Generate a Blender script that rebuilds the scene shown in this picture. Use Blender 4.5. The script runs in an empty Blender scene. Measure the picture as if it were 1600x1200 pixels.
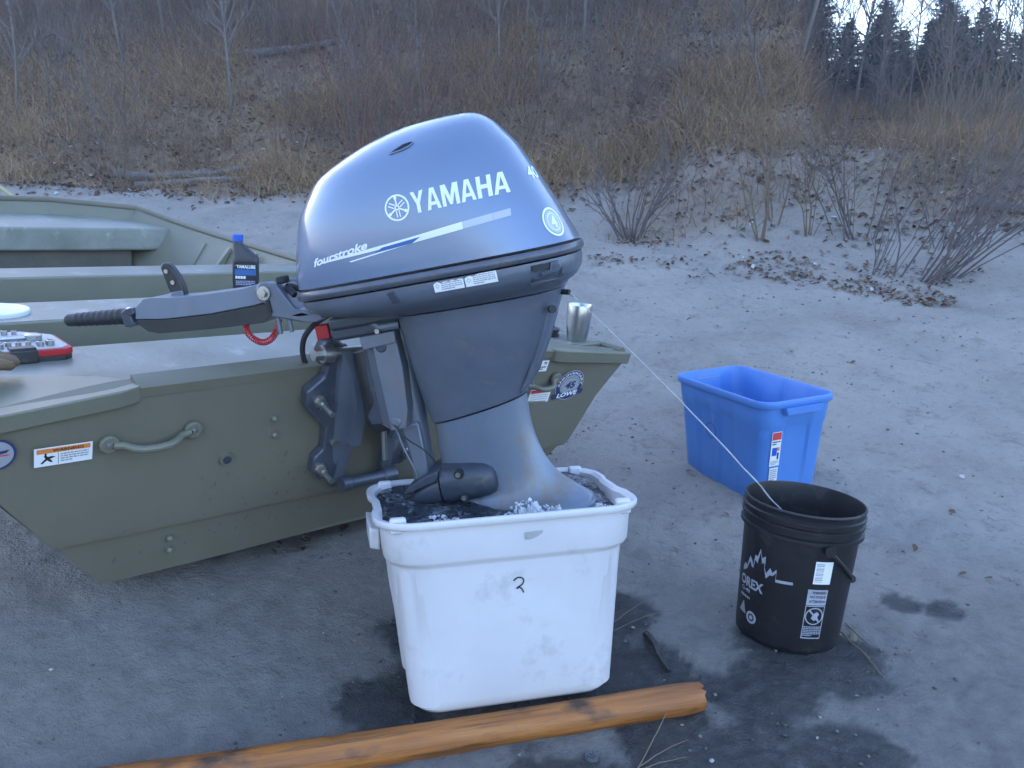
import bpy, bmesh, math, random
import numpy as np
from math import sin, cos, pi, radians, sqrt, atan2
from mathutils import Vector, Matrix, noise
from mathutils.bvhtree import BVHTree
from mathutils.geometry import tessellate_polygon

SC = bpy.context.scene
COL = SC.collection
RNG = np.random.default_rng(11)
random.seed(5)

# ------------------------------------------------------------------ camera
cam = bpy.data.cameras.new('camera')
cam.sensor_width = 36.0
cam.lens = 36.0 * 1300.0 / 1600.0
cam.clip_start = 0.05
cam.clip_end = 600.0
cam_o = bpy.data.objects.new('camera', cam)
COL.objects.link(cam_o)
CAM_H, CAM_P = 1.17, radians(13.6)
cam_o.location = (0, 0, CAM_H)
cam_o.rotation_euler = (radians(90) - CAM_P, 0, 0)
cam.dof.use_dof = True
cam.dof.focus_distance = 1.95
cam.dof.aperture_fstop = 11.0
SC.camera = cam_o

# ------------------------------------------------------------------ sky, sun, exposure
SUN_EL, SUN_AZ = radians(9), radians(-42)      # low sun behind the wooded bank
world = bpy.data.worlds.new('World')
SC.world = world
world.use_nodes = True
wn = world.node_tree
sky = wn.nodes.new('ShaderNodeTexSky')
sky.sky_type = 'NISHITA'
sky.sun_disc = False
sky.sun_elevation = SUN_EL
sky.sun_rotation = SUN_AZ
sky.air_density = 1.0
sky.dust_density = 0.6
sky.ozone_density = 2.6
bg = wn.nodes['Background']
bg.inputs['Strength'].default_value = 0.15
wb = wn.nodes.new('ShaderNodeMix'); wb.data_type = 'RGBA'; wb.blend_type = 'MULTIPLY'
wb.inputs[0].default_value = 1.0; wb.inputs[7].default_value = (1.12, 0.975, 1.03, 1)      # the camera's white balance
wn.links.new(sky.outputs['Color'], wb.inputs[6])
wn.links.new(wb.outputs[2], bg.inputs['Color'])
sun = bpy.data.lights.new('sun', 'SUN')
sun.energy = 2.0
sun.angle = radians(0.5)
sun.color = (1.0, 0.9, 0.78)
sun_o = bpy.data.objects.new('sun', sun)
COL.objects.link(sun_o)
sd = Vector((sin(SUN_AZ) * cos(SUN_EL), cos(SUN_AZ) * cos(SUN_EL), sin(SUN_EL)))
sun_o.rotation_euler = sd.to_track_quat('Z', 'Y').to_euler()
sun_o.location = (0, 0, 30)
SC.view_settings.view_transform = 'Standard'
SC.view_settings.look = 'None'
SC.view_settings.exposure = 3.0
SC.view_settings.gamma = 1.0
SC.view_settings.use_curve_mapping = False
try:
    SC.cycles.max_bounces = 6
    SC.cycles.transparent_max_bounces = 8
    SC.cycles.caustics_reflective = False
    SC.cycles.caustics_refractive = False
except Exception:
    pass

# ------------------------------------------------------------------ helpers
def tag(o, label=None, cat=None, group=None, kind=None):
    if label: o['label'] = label
    if cat: o['category'] = cat
    if group: o['group'] = group
    if kind: o['kind'] = kind
    return o

def empty(name, mat=None, loc=None, rotz=0.0):
    o = bpy.data.objects.new(name, None)
    o.empty_display_size = 0.1
    COL.objects.link(o)
    if mat is not None: o.matrix_world = mat
    elif loc is not None:
        o.location = loc
        o.rotation_euler = (0, 0, rotz)
    return o

class MB:
    """collects shapes; build() links them as ONE mesh object"""
    def __init__(self):
        self.v = []; self.f = []; self.m = []; self.cur = 0
    def add(self, verts, faces):
        b = len(self.v)
        self.v.extend([tuple(p) for p in verts])
        for f in faces:
            self.f.append(tuple(i + b for i in f)); self.m.append(self.cur)
        return self
    def box(self, c, s, M=None):
        x, y, z = s[0] / 2, s[1] / 2, s[2] / 2
        vs = [Vector((sx * x, sy * y, sz * z)) for sx in (-1, 1) for sy in (-1, 1) for sz in (-1, 1)]
        if M is not None: vs = [M @ p for p in vs]
        vs = [p + Vector(c) for p in vs]
        return self.add(vs, [(0, 1, 3, 2), (4, 6, 7, 5), (0, 4, 5, 1), (2, 3, 7, 6), (0, 2, 6, 4), (1, 5, 7, 3)])
    def tube(self, pts, r, n=8, cap=True):
        pts = [Vector(p) for p in pts]
        if not hasattr(r, '__len__'): r = [r] * len(pts)
        t0 = (pts[1] - pts[0]).normalized()
        ref = Vector((0, 0, 1)) if abs(t0.z) < 0.9 else Vector((1, 0, 0))
        a = t0.cross(ref).normalized()
        rings = []
        for i, p in enumerate(pts):
            t = (pts[min(i + 1, len(pts) - 1)] - pts[max(i - 1, 0)])
            t = t.normalized() if t.length > 1e-9 else t0
            a = (a - t * a.dot(t)).normalized(); b = t.cross(a)
            rings.append([p + (a * cos(2 * pi * k / n) + b * sin(2 * pi * k / n)) * r[i] for k in range(n)])
        return self.loft(rings, cap, cap)
    def loft(self, rings, cap0=True, cap1=True):
        n = len(rings[0]); vs = [p for ring in rings for p in ring]; fs = []
        for i in range(len(rings) - 1):
            for k in range(n):
                k2 = (k + 1) % n
                fs.append((i * n + k, i * n + k2, (i + 1) * n + k2, (i + 1) * n + k))
        if cap0: fs.append(tuple(reversed(range(n))))
        if cap1: fs.append(tuple((len(rings) - 1) * n + k for k in range(n)))
        return self.add(vs, fs)
    def lathe(self, prof, n=32, c=(0, 0, 0), M=None):
        rings = []
        for r, z in prof:
            ring = [Vector((r * cos(2 * pi * k / n), r * sin(2 * pi * k / n), z)) for k in range(n)]
            if M is not None: ring = [M @ p for p in ring]
            rings.append([p + Vector(c) for p in ring])
        return self.loft(rings, prof[0][0] > 1e-6, prof[-1][0] > 1e-6)
    def cyl(self, p0, p1, r, n=14, r1=None):
        return self.tube([p0, p1], [r, r if r1 is None else r1], n)
    def prism(self, poly, f0, f1):
        """poly of 2D points; f0/f1 map a 2D point to the two faces"""
        n = len(poly)
        tri = tessellate_polygon([[Vector((p[0], p[1], 0)) for p in poly]])
        vs = [f0(*p) for p in poly] + [f1(*p) for p in poly]
        fs = [(a, b, c) for a, b, c in tri] + [(c + n, b + n, a + n) for a, b, c in tri]
        fs += [(k, (k + 1) % n, (k + 1) % n + n, k + n) for k in range(n)]
        return self.add(vs, fs)
    def build(self, name, mats, parent=None, smooth=35, bevel=0.0, seg=2, M=None):
        me = bpy.data.meshes.new(name)
        vs = self.v if M is None else [tuple(M @ Vector(p)) for p in self.v]
        me.from_pydata(vs, [], self.f)
        if not isinstance(mats, (list, tuple)): mats = [mats]
        for m in mats: me.materials.append(m)
        if len(mats) > 1: me.polygons.foreach_set('material_index', self.m)
        bm = bmesh.new(); bm.from_mesh(me)
        bmesh.ops.recalc_face_normals(bm, faces=bm.faces)
        bm.to_mesh(me); bm.free()
        if smooth:
            me.polygons.foreach_set('use_smooth', [True] * len(me.polygons))
            me.set_sharp_from_angle(angle=radians(smooth))
        me.update()
        o = bpy.data.objects.new(name, me)
        COL.objects.link(o)
        if parent is not None: o.parent = parent
        if bevel > 0:
            b = o.modifiers.new('bevel', 'BEVEL')
            b.width = bevel; b.segments = seg; b.limit_method = 'ANGLE'; b.angle_limit = radians(40)
        return o

def mesh_np(name, verts, faces, mats, tint=None, parent=None, smooth=False, link=True, mat_index=None):
    verts = np.asarray(verts, np.float32); faces = np.asarray(faces, np.int32)
    me = bpy.data.meshes.new(name)
    k = faces.shape[1]
    me.vertices.add(len(verts)); me.vertices.foreach_set('co', verts.ravel())
    me.loops.add(faces.size); me.loops.foreach_set('vertex_index', faces.ravel())
    me.polygons.add(len(faces))
    me.polygons.foreach_set('loop_start', np.arange(0, faces.size, k, dtype=np.int32))
    if smooth: me.polygons.foreach_set('use_smooth', np.ones(len(faces), bool))
    for m in (mats if isinstance(mats, (list, tuple)) else [mats]): me.materials.append(m)
    if tint is not None:
        at = me.attributes.new('tint', 'FLOAT', 'FACE'); at.data.foreach_set('value', np.asarray(tint, np.float32))
    if mat_index is not None: me.polygons.foreach_set('material_index', np.asarray(mat_index, np.int32))
    me.update(calc_edges=True)
    if not link: return me
    o = bpy.data.objects.new(name, me); COL.objects.link(o)
    if parent is not None: o.parent = parent
    return o

def catmull(keys, sub):
    K = np.array(keys, float); out = []
    for i in range(len(K) - 1):
        p0, p1, p2, p3 = K[max(i - 1, 0)], K[i], K[i + 1], K[min(i + 2, len(K) - 1)]
        for j in range(sub):
            t = j / sub
            out.append(0.5 * ((2 * p1) + (-p0 + p2) * t + (2 * p0 - 5 * p1 + 4 * p2 - p3) * t * t + (-p0 + 3 * p1 - 3 * p2 + p3) * t ** 3))
    out.append(K[-1]); return np.array(out)

# ------------------------------------------------------------------ materials
def new_mat(name):
    m = bpy.data.materials.new(name); m.use_nodes = True
    return m, m.node_tree, m.node_tree.nodes['Principled BSDF']

def setp(b, **kw):
    for k, v in kw.items():
        b.inputs[k.replace('_', ' ')].default_value = v

def mat(name, col, rough=0.5, metal=0.0, col2=None, scale=8.0, amt=0.5, bump=0.0, bscale=60.0, coat=0.0, spec=0.5,
        rvar=0.0, stretch=(1, 1, 1), detail=6.0, dirt=None, dscale=14.0, dlevel=(0.55, 0.7)):
    """base colour with a slow noise towards col2, optional specks of dirt, fine bump"""
    m, nt, b = new_mat(name)
    N, L = nt.nodes, nt.links
    setp(b, Roughness=rough, Metallic=metal)
    b.inputs['Specular IOR Level'].default_value = spec
    b.inputs['Coat Weight'].default_value = coat
    b.inputs['Coat Roughness'].default_value = 0.06
    b.inputs['Base Color'].default_value = (*col, 1)
    tc = N.new('ShaderNodeTexCoord'); mp = N.new('ShaderNodeMapping')
    mp.inputs['Scale'].default_value = stretch
    L.new(tc.outputs['Object'], mp.inputs['Vector'])
    cur = None
    if col2 is not None:
        nz = N.new('ShaderNodeTexNoise'); nz.inputs['Scale'].default_value = scale; nz.inputs['Detail'].default_value = detail
        nz.inputs['Roughness'].default_value = 0.65
        L.new(mp.outputs['Vector'], nz.inputs['Vector'])
        rp = N.new('ShaderNodeMapRange'); rp.inputs['From Min'].default_value = 0.5 - amt / 2; rp.inputs['From Max'].default_value = 0.5 + amt / 2
        L.new(nz.outputs['Fac'], rp.inputs['Value'])
        mx = N.new('ShaderNodeMix'); mx.data_type = 'RGBA'
        mx.inputs[6].default_value = (*col, 1); mx.inputs[7].default_value = (*col2, 1)
        L.new(rp.outputs['Result'], mx.inputs[0]); cur = mx.outputs[2]
        if rvar:
            rr = N.new('ShaderNodeMapRange'); rr.inputs['To Min'].default_value = max(0.03, rough - rvar); rr.inputs['To Max'].default_value = min(1, rough + rvar)
            L.new(nz.outputs['Fac'], rr.inputs['Value']); L.new(rr.outputs['Result'], b.inputs['Roughness'])
    if dirt is not None:
        n2 = N.new('ShaderNodeTexNoise'); n2.inputs['Scale'].default_value = dscale; n2.inputs['Detail'].default_value = 9; n2.inputs['Roughness'].default_value = 0.7
        L.new(mp.outputs['Vector'], n2.inputs['Vector'])
        r2 = N.new('ShaderNodeMapRange'); r2.inputs['From Min'].default_value = dlevel[0]; r2.inputs['From Max'].default_value = dlevel[1]
        L.new(n2.outputs['Fac'], r2.inputs['Value'])
        m2 = N.new('ShaderNodeMix'); m2.data_type = 'RGBA'; m2.inputs[7].default_value = (*dirt, 1)
        L.new(r2.outputs['Result'], m2.inputs[0])
        if cur is None: m2.inputs[6].default_value = (*col, 1)
        else: L.new(cur, m2.inputs[6])
        cur = m2.outputs[2]
    if cur is not None: L.new(cur, b.inputs['Base Color'])
    if bump > 0:
        nb = N.new('ShaderNodeTexNoise'); nb.inputs['Scale'].default_value = bscale; nb.inputs['Detail'].default_value = 5
        L.new(mp.outputs['Vector'], nb.inputs['Vector'])
        bp = N.new('ShaderNodeBump'); bp.inputs['Strength'].default_value = bump; bp.inputs['Distance'].default_value = 0.01
        L.new(nb.outputs['Fac'], bp.inputs['Height']); L.new(bp.outputs['Normal'], b.inputs['Normal'])
    return m

def tint_mat(name, stops, rough=0.8, spec=0.2, trans=0.0):
    """colour from the face attribute 'tint' (each blade or leaf its own colour)"""
    m, nt, b = new_mat(name)
    N, L = nt.nodes, nt.links
    at = N.new('ShaderNodeAttribute'); at.attribute_name = 'tint'
    cr = N.new('ShaderNodeValToRGB'); el = cr.color_ramp.elements
    while len(el) < len(stops): el.new(0.5)
    for e, (p, c) in zip(el, stops): e.position = p; e.color = (*c, 1)
    L.new(at.outputs['Fac'], cr.inputs['Fac']); L.new(cr.outputs['Color'], b.inputs['Base Color'])
    setp(b, Roughness=rough); b.inputs['Specular IOR Level'].default_value = spec
    return m

M_cowl = mat('cowl_paint', (0.150, 0.205, 0.305), 0.34, 0.3, (0.165, 0.22, 0.32), 900, 0.6, coat=0.85, detail=1)
M_case = mat('motor_case_paint', (0.092, 0.110, 0.145), 0.40, 0.25, (0.135, 0.152, 0.185), 7, 0.5, 0.05, 180, coat=0.15, dirt=(0.17, 0.16, 0.15), dscale=16, dlevel=(0.6, 0.72), rvar=0.12)
M_leg = mat('motor_leg_paint', (0.14, 0.175, 0.235), 0.36, 0.2, (0.20, 0.22, 0.25), 9, 0.5, 0.05, 160, coat=0.2, dirt=(0.20, 0.165, 0.14), dscale=10, dlevel=(0.52, 0.68), rvar=0.12, stretch=(1, 1, 0.5))
M_dark = mat('dark_motor_paint', (0.035, 0.042, 0.058), 0.42, 0.2, (0.06, 0.07, 0.09), 12, 0.5, 0.08, 120, dirt=(0.12, 0.10, 0.085), dscale=18, dlevel=(0.58, 0.72), rvar=0.1)
M_clamp = mat('clamp_paint', (0.066, 0.076, 0.102), 0.36, 0.3, (0.10, 0.108, 0.13), 10, 0.5, 0.08, 120, coat=0.2, dirt=(0.17, 0.14, 0.115), dscale=14, dlevel=(0.56, 0.72), rvar=0.1)
M_swivel = mat('swivel_paint', (0.12, 0.14, 0.18), 0.38, 0.3, (0.16, 0.175, 0.20), 8, 0.5, 0.06, 140, dirt=(0.19, 0.165, 0.15), dscale=9, dlevel=(0.57, 0.72), rvar=0.1)
M_rubber = mat('black_rubber', (0.012, 0.012, 0.014), 0.6, 0, (0.022, 0.022, 0.024), 30, 0.6, 0.15, 220)
M_blackplastic = mat('black_plastic', (0.016, 0.017, 0.02), 0.42, 0, (0.035, 0.033, 0.03), 9, 0.5, 0.05, 200, dirt=(0.09, 0.08, 0.07), dscale=20, dlevel=(0.6, 0.78), rvar=0.1)
M_steel = mat('zinc_steel', (0.52, 0.51, 0.48), 0.35, 0.9, (0.36, 0.34, 0.31), 40, 0.7, 0.05, 200)
M_brushed = mat('brushed_steel', (0.50, 0.49, 0.48), 0.30, 1.0, (0.42, 0.42, 0.42), 60, 0.7, 0.03, 250, stretch=(1, 1, 0.06))
M_red = mat('red_plastic', (0.50, 0.015, 0.02), 0.4, 0, (0.40, 0.012, 0.016), 20, 0.6)
M_boat = mat('olive_boat_paint', (0.140, 0.128, 0.088), 0.52, 0.0, (0.165, 0.152, 0.108), 5, 0.5, 0.05, 90, spec=0.4, dirt=(0.155, 0.14, 0.125), dscale=7, dlevel=(0.56, 0.74), rvar=0.1, stretch=(1, 1, 0.45))
M_deck = mat('skylit_worn_deck_paint', (0.150, 0.165, 0.135), 0.40, 0.0, (0.245, 0.255, 0.225), 4.5, 0.35, 0.14, 40, spec=0.55, dirt=(0.36, 0.37, 0.345), dscale=10, dlevel=(0.57, 0.72), rvar=0.16, stretch=(1, 0.55, 1))  # paler colour imitates sky reflected on the tops; patches are scuffs
M_boatin = mat('olive_inner_paint', (0.150, 0.146, 0.100), 0.48, 0.0, (0.18, 0.174, 0.124), 6, 0.5, 0.05, 80)
M_floor = mat('boat_floor_dirt', (0.075, 0.068, 0.052), 0.7, 0.0, (0.12, 0.10, 0.075), 9, 0.5, 0.2, 60)
M_white = mat('white_paint', (0.80, 0.80, 0.79), 0.4)
M_print = mat('silver_print', (0.82, 0.84, 0.84), 0.35, 0.0)
M_bin = mat('white_bin_plastic', (0.60, 0.575, 0.57), 0.45, 0, (0.66, 0.635, 0.63), 6, 0.5, 0.06, 26, spec=0.4, dirt=(0.36, 0.33, 0.30), dscale=7, dlevel=(0.57, 0.86))
M_ink = mat('black_ink', (0.012, 0.012, 0.014), 0.6)
M_greyink = mat('grey_print', (0.30, 0.30, 0.31), 0.6)
M_orange = mat('orange_print', (0.72, 0.22, 0.045), 0.5)
M_redink = mat('red_print', (0.62, 0.05, 0.06), 0.5)
M_blueink = mat('navy_print', (0.03, 0.035, 0.12), 0.5)
M_bluestripe = mat('blue_stripe_print', (0.03, 0.12, 0.33), 0.4)
M_fade1 = mat('stripe_print_grey', (0.50, 0.53, 0.56), 0.4)
M_silver = mat('badge_silver', (0.42, 0.43, 0.46), 0.35, 0.3)
M_tape = mat('duct_tape', (0.36, 0.35, 0.34), 0.4, 0.2, (0.46, 0.45, 0.44), 30, 0.5)
M_blue = mat('blue_tote_plastic', (0.070, 0.205, 0.53), 0.45, 0, (0.08, 0.225, 0.56), 5, 0.5, 0.04, 60, dirt=(0.11, 0.22, 0.47), dscale=9, dlevel=(0.6, 0.85))
M_bucket = mat('black_bucket_plastic', (0.006, 0.006, 0.008), 0.46, 0, (0.012, 0.011, 0.013), 7, 0.5, 0.04, 140, dirt=(0.075, 0.065, 0.06), dscale=13, dlevel=(0.57, 0.80), rvar=0.1)
M_bprint = mat('pale_bucket_print', (0.42, 0.44, 0.50), 0.6, 0, (0.25, 0.26, 0.30), 40, 0.6)
M_oil = mat('oil_bottle_plastic', (0.020, 0.022, 0.030), 0.35)
M_cap = mat('blue_cap', (0.012, 0.10, 0.50), 0.4)
M_lid = mat('white_lid', (0.78, 0.80, 0.80), 0.4)
M_glove = mat('brown_leather', (0.13, 0.082, 0.042), 0.65, 0, (0.19, 0.125, 0.065), 30, 0.6, 0.3, 160)
M_rope = mat('yellow_rope', (0.45, 0.40, 0.16), 0.7, 0, (0.30, 0.28, 0.14), 90, 0.6, 0.4, 220)
M_leafpale = mat('pale_leaf', (0.32, 0.33, 0.24), 0.7, 0, (0.2, 0.17, 0.08), 40, 0.6)

def wood_pole():
    m, nt, b = new_mat('peeled_pole_wood'); N, L = nt.nodes, nt.links
    tc = N.new('ShaderNodeTexCoord'); mp = N.new('ShaderNodeMapping'); mp.inputs['Scale'].default_value = (0.9, 14, 14)
    L.new(tc.outputs['Object'], mp.inputs['Vector'])
    n1 = N.new('ShaderNodeTexNoise'); n1.inputs['Scale'].default_value = 3.2; n1.inputs['Detail'].default_value = 8; n1.inputs['Roughness'].default_value = 0.62
    L.new(mp.outputs['Vector'], n1.inputs['Vector'])
    cr = N.new('ShaderNodeValToRGB'); el = cr.color_ramp.elements
    el[0].position = 0.28; el[0].color = (0.18, 0.060, 0.014, 1)
    el[1].position = 0.75; el[1].color = (0.50, 0.215, 0.050, 1)
    e = el.new(0.52); e.color = (0.39, 0.135, 0.025, 1)
    L.new(n1.outputs['Fac'], cr.inputs['Fac'])
    n2 = N.new('ShaderNodeTexNoise'); n2.inputs['Scale'].default_value = 9; n2.inputs['Detail'].default_value = 6
    m2 = N.new('ShaderNodeMapping'); m2.inputs['Scale'].default_value = (1, 1.8, 1.8)
    L.new(tc.outputs['Object'], m2.inputs['Vector']); L.new(m2.outputs['Vector'], n2.inputs['Vector'])
    r2 = N.new('ShaderNodeMapRange'); r2.inputs['From Min'].default_value = 0.56; r2.inputs['From Max'].default_value = 0.70
    L.new(n2.outputs['Fac'], r2.inputs['Value'])
    mx = N.new('ShaderNodeMix'); mx.data_type = 'RGBA'; mx.inputs[7].default_value = (0.07, 0.035, 0.018, 1)
    L.new(r2.outputs['Result'], mx.inputs[0]); L.new(cr.outputs['Color'], mx.inputs[6])
    m3 = N.new('ShaderNodeMapping'); m3.inputs['Scale'].default_value = (1.1, 42, 42)
    n3 = N.new('ShaderNodeTexNoise'); n3.inputs['Scale'].default_value = 2.2; n3.inputs['Detail'].default_value = 7; n3.inputs['Roughness'].default_value = 0.7
    L.new(tc.outputs['Object'], m3.inputs['Vector']); L.new(m3.outputs['Vector'], n3.inputs['Vector'])
    r3 = N.new('ShaderNodeMapRange'); r3.inputs['From Min'].default_value = 0.55; r3.inputs['From Max'].default_value = 0.66
    L.new(n3.outputs['Fac'], r3.inputs['Value'])
    mx3 = N.new('ShaderNodeMix'); mx3.data_type = 'RGBA'; mx3.inputs[7].default_value = (0.10, 0.042, 0.016, 1)
    L.new(r3.outputs['Result'], mx3.inputs[0]); L.new(mx.outputs[2], mx3.inputs[6])
    n4 = N.new('ShaderNodeTexNoise'); n4.inputs['Scale'].default_value = 60; n4.inputs['Detail'].default_value = 6; n4.inputs['Roughness'].default_value = 0.75
    L.new(tc.outputs['Object'], n4.inputs['Vector'])
    r4 = N.new('ShaderNodeMapRange'); r4.inputs['From Min'].default_value = 0.58; r4.inputs['From Max'].default_value = 0.68; r4.inputs['To Max'].default_value = 0.75
    L.new(n4.outputs['Fac'], r4.inputs['Value'])
    mx4 = N.new('ShaderNodeMix'); mx4.data_type = 'RGBA'; mx4.inputs[7].default_value = (0.16, 0.125, 0.10, 1)
    L.new(r4.outputs['Result'], mx4.inputs[0]); L.new(mx3.outputs[2], mx4.inputs[6])
    L.new(mx4.outputs[2], b.inputs['Base Color'])
    bp = N.new('ShaderNodeBump'); bp.inputs['Strength'].default_value = 0.5; bp.inputs['Distance'].default_value = 0.006
    L.new(n3.outputs['Fac'], bp.inputs['Height']); L.new(bp.outputs['Normal'], b.inputs['Normal'])
    setp(b, Roughness=0.46); b.inputs['Specular IOR Level'].default_value = 0.5
    return m
M_pole = wood_pole()

def water_mat(name='dark_water', foam=False):
    m, nt, b = new_mat(name)
    setp(b, Roughness=0.06); b.inputs['Base Color'].default_value = (0.018, 0.021, 0.026, 1)
    b.inputs['IOR'].default_value = 1.33; b.inputs['Specular IOR Level'].default_value = 0.7
    N, L = nt.nodes, nt.links
    tc = N.new('ShaderNodeTexCoord'); nz = N.new('ShaderNodeTexNoise'); nz.inputs['Scale'].default_value = 32; nz.inputs['Detail'].default_value = 3
    L.new(tc.outputs['Object'], nz.inputs['Vector'])
    bp = N.new('ShaderNodeBump'); bp.inputs['Strength'].default_value = 0.3; bp.inputs['Distance'].default_value = 0.01
    L.new(nz.outputs['Fac'], bp.inputs['Height']); L.new(bp.outputs['Normal'], b.inputs['Normal'])
    if foam:
        n2 = N.new('ShaderNodeTexNoise'); n2.inputs['Scale'].default_value = 26; n2.inputs['Detail'].default_value = 8; n2.inputs['Roughness'].default_value = 0.72; n2.inputs['Distortion'].default_value = 1.2
        L.new(tc.outputs['Object'], n2.inputs['Vector'])
        r2 = N.new('ShaderNodeMapRange'); r2.inputs['From Min'].default_value = 0.52; r2.inputs['From Max'].default_value = 0.86
        L.new(n2.outputs['Fac'], r2.inputs['Value'])
        mx = N.new('ShaderNodeMix'); mx.data_type = 'RGBA'; mx.inputs[6].default_value = (0.035, 0.042, 0.052, 1); mx.inputs[7].default_value = (0.55, 0.58, 0.62, 1)
        L.new(r2.outputs['Result'], mx.inputs[0]); L.new(mx.outputs[2], b.inputs['Base Color'])
        rr = N.new('ShaderNodeMapRange'); rr.inputs['To Min'].default_value = 0.06; rr.inputs['To Max'].default_value = 0.5
        L.new(r2.outputs['Result'], rr.inputs['Value']); L.new(rr.outputs['Result'], b.inputs['Roughness'])
    return m
M_water = water_mat(); M_churn = water_mat('churned_water', True)
def clear_mat(name, col, trans, rough):
    m, nt, b = new_mat(name)
    setp(b, Roughness=rough); b.inputs['Base Color'].default_value = (*col, 1)
    b.inputs['Transmission Weight'].default_value = trans; b.inputs['IOR'].default_value = 1.33
    return m
M_stream = clear_mat('falling_water', (0.93, 0.95, 0.98), 0.55, 0.15)
M_foam = clear_mat('water_foam', (0.92, 0.94, 0.97), 0.35, 0.25)

# ------------------------------------------------------------------ noise (numpy)
def vnoise(x, y, seed=0):
    xi = np.floor(x).astype(np.int64); yi = np.floor(y).astype(np.int64)
    xf = x - xi; yf = y - yi
    def h(a, b):
        n = (a * 374761393 + b * 668265263 + seed * 1442695041) & 0x7fffffff
        n = ((n ^ (n >> 13)) * 1274126177) & 0x7fffffff
        return ((n ^ (n >> 16)) & 0xffff) / 65535.0
    u = xf * xf * (3 - 2 * xf); v = yf * yf * (3 - 2 * yf)
    a = h(xi, yi) * (1 - u) + h(xi + 1, yi) * u
    b = h(xi, yi + 1) * (1 - u) + h(xi + 1, yi + 1) * u
    return a * (1 - v) + b * v
def fbm(x, y, oct=4, seed=0, gain=0.5):
    s = 0; a = 1; t = 0
    for i in range(oct):
        s = s + a * vnoise(x * 2 ** i + 13.7 * i, y * 2 ** i - 7.1 * i, seed + i); t += a; a *= gain
    return s / t - 0.5
def sst(x, a, b):
    t = np.clip((x - a) / (b - a), 0, 1); return t * t * (3 - 2 * t)

# ------------------------------------------------------------------ the boat's frame (needed by the ground beneath it)
BO = Vector((-0.4538, 2.2256, 0.2281))
def boat_frame():
    yaw, pit, rol = 0.7226, 0.0525, 0.0463
    U = Vector((cos(yaw), sin(yaw), 0)); A = Vector((-sin(yaw), cos(yaw), 0)); N = Vector((0, 0, 1))
    A2 = A * cos(pit) + N * sin(pit); N2 = N * cos(pit) - A * sin(pit)
    U2 = U * cos(rol) - N2 * sin(rol); N3 = N2 * cos(rol) + U * sin(rol)
    M = Matrix.Identity(4)
    for i, c in enumerate((U2, A2, N3)):
        for j in range(3): M[j][i] = c[j]
    M.translation = BO
    return M
BM = boat_frame()

# ------------------------------------------------------------------ terrain
def terrain(x, y, fine=True):
    x = np.asarray(x, float); y = np.asarray(y, float)
    t = (y - 3.3)
    z = 0.19 * 0.5 * (t + np.sqrt(t * t + 0.5)) - 0.19 * 0.5 * 0.07
    z = np.where(y < 1.0, z * sst(y, -2.0, 1.0), z)
    # raised sand under the boat
    rx, ry = x - BO.x, y - BO.y
    u = rx * 0.7502 + ry * 0.6612; a = -rx * 0.6612 + ry * 0.7502
    z = z + 0.185 * sst(a, -0.55, 0.22) * (1 - sst(u, 0.35, 1.2)) * (1 - sst(a, 1.2, 3.2)) - 0.05 * sst(a, -0.1, 0.3) * sst(u, -0.5, 0.1) * (1 - sst(u, 0.35, 1.2)) * (1 - sst(a, 1.2, 3.2))
    # the river side falls away behind the camera
    z = z - 0.07 * np.clip(-y - 1.0, 0, 30)
    # wooded bank
    az = x / np.maximum(y, 1.0)
    hb = 8.1 + 0.8 * sst(-az, 0.1, 0.25) + 0.9 * fbm(x * 0.22, y * 0.05, 3, 3) * 2 - 1.3 * sst(az, 0.1, 0.28)
    w = np.maximum(y - hb, 0)
    bank = 0.33 * w * w / (w + 0.8)
    ridge = 8.5 - 7.35 * sst(az, 0.22, 0.36)
    tot = z + bank
    over = np.maximum(tot - ridge, 0)
    z = np.where(tot > ridge, ridge + 0.9 * (1 - np.exp(-over / 0.9)) + 0.012 * over, tot)
    far = sst(y, 5.5, 10)
    z = z + far * 0.55 * fbm(x * 0.5, y * 0.5, 4, 7) + sst(y, 2.6, 5) * 0.16 * fbm(x * 1.1, y * 1.1, 3, 21)
    if fine:
        near = 1 - 0.4 * sst(np.hypot(x, y), 6, 10)
        mid = sst(y, 2.3, 3.2) * (1 - sst(y, 9, 12))
        z = z + mid * (0.075 * np.minimum(0, np.abs(fbm(x * 1.9, y * 2.6, 4, 45, 0.6)) - 0.09) + 0.03 * fbm(x * 3, y * 3, 3, 47))
        flat = 1 - 0.85 * np.exp(-((x - 0.02) ** 2 + (y - 1.8) ** 2) / 0.09)
        z = z + near * flat * (0.030 * fbm(x * 4.5, y * 4.5, 4, 31, 0.62) + 0.026 * (np.abs(fbm(x * 6.3, y * 6.3, 4, 41, 0.6)) - 0.1))
    return z
def tz(x, y): return float(terrain(np.array([x]), np.array([y]))[0])

def sand_mask(x, y):
    """1 on bare sand, 0 on the overgrown bank, lowered where twig shade is mixed in"""
    n = fbm(x * 0.7, y * 0.7, 4, 51) * 2
    az = x / np.maximum(y, 1.0)
    lim = 8.2 + 0.85 * sst(-az, 0.1, 0.22) + 0.4 * sst(az, 0.0, 0.1) + 0.6 * sst(az, 0.12, 0.24) * (1 - sst(az, 0.38, 0.46)) - 0.9 * sst(az, 0.40, 0.50)
    s = 1 - sst(y + n * 1.1, lim - 0.5, lim + 0.6)
    patch = sst(fbm(x * 0.55 + 9, y * 0.4, 3, 61), 0.12, 0.24) * sst(az, 0.05, 0.2) * (1 - sst(y, 11, 14))
    s = s * (1 - 0.5 * sst(y + n * 0.8, 6.9, 8.0) * sst(az, 0.08, 0.18))  # soil mixed in for the twigs' shade and browner sand there
    return np.clip(s + 0.3 * patch, 0, 1)

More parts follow.
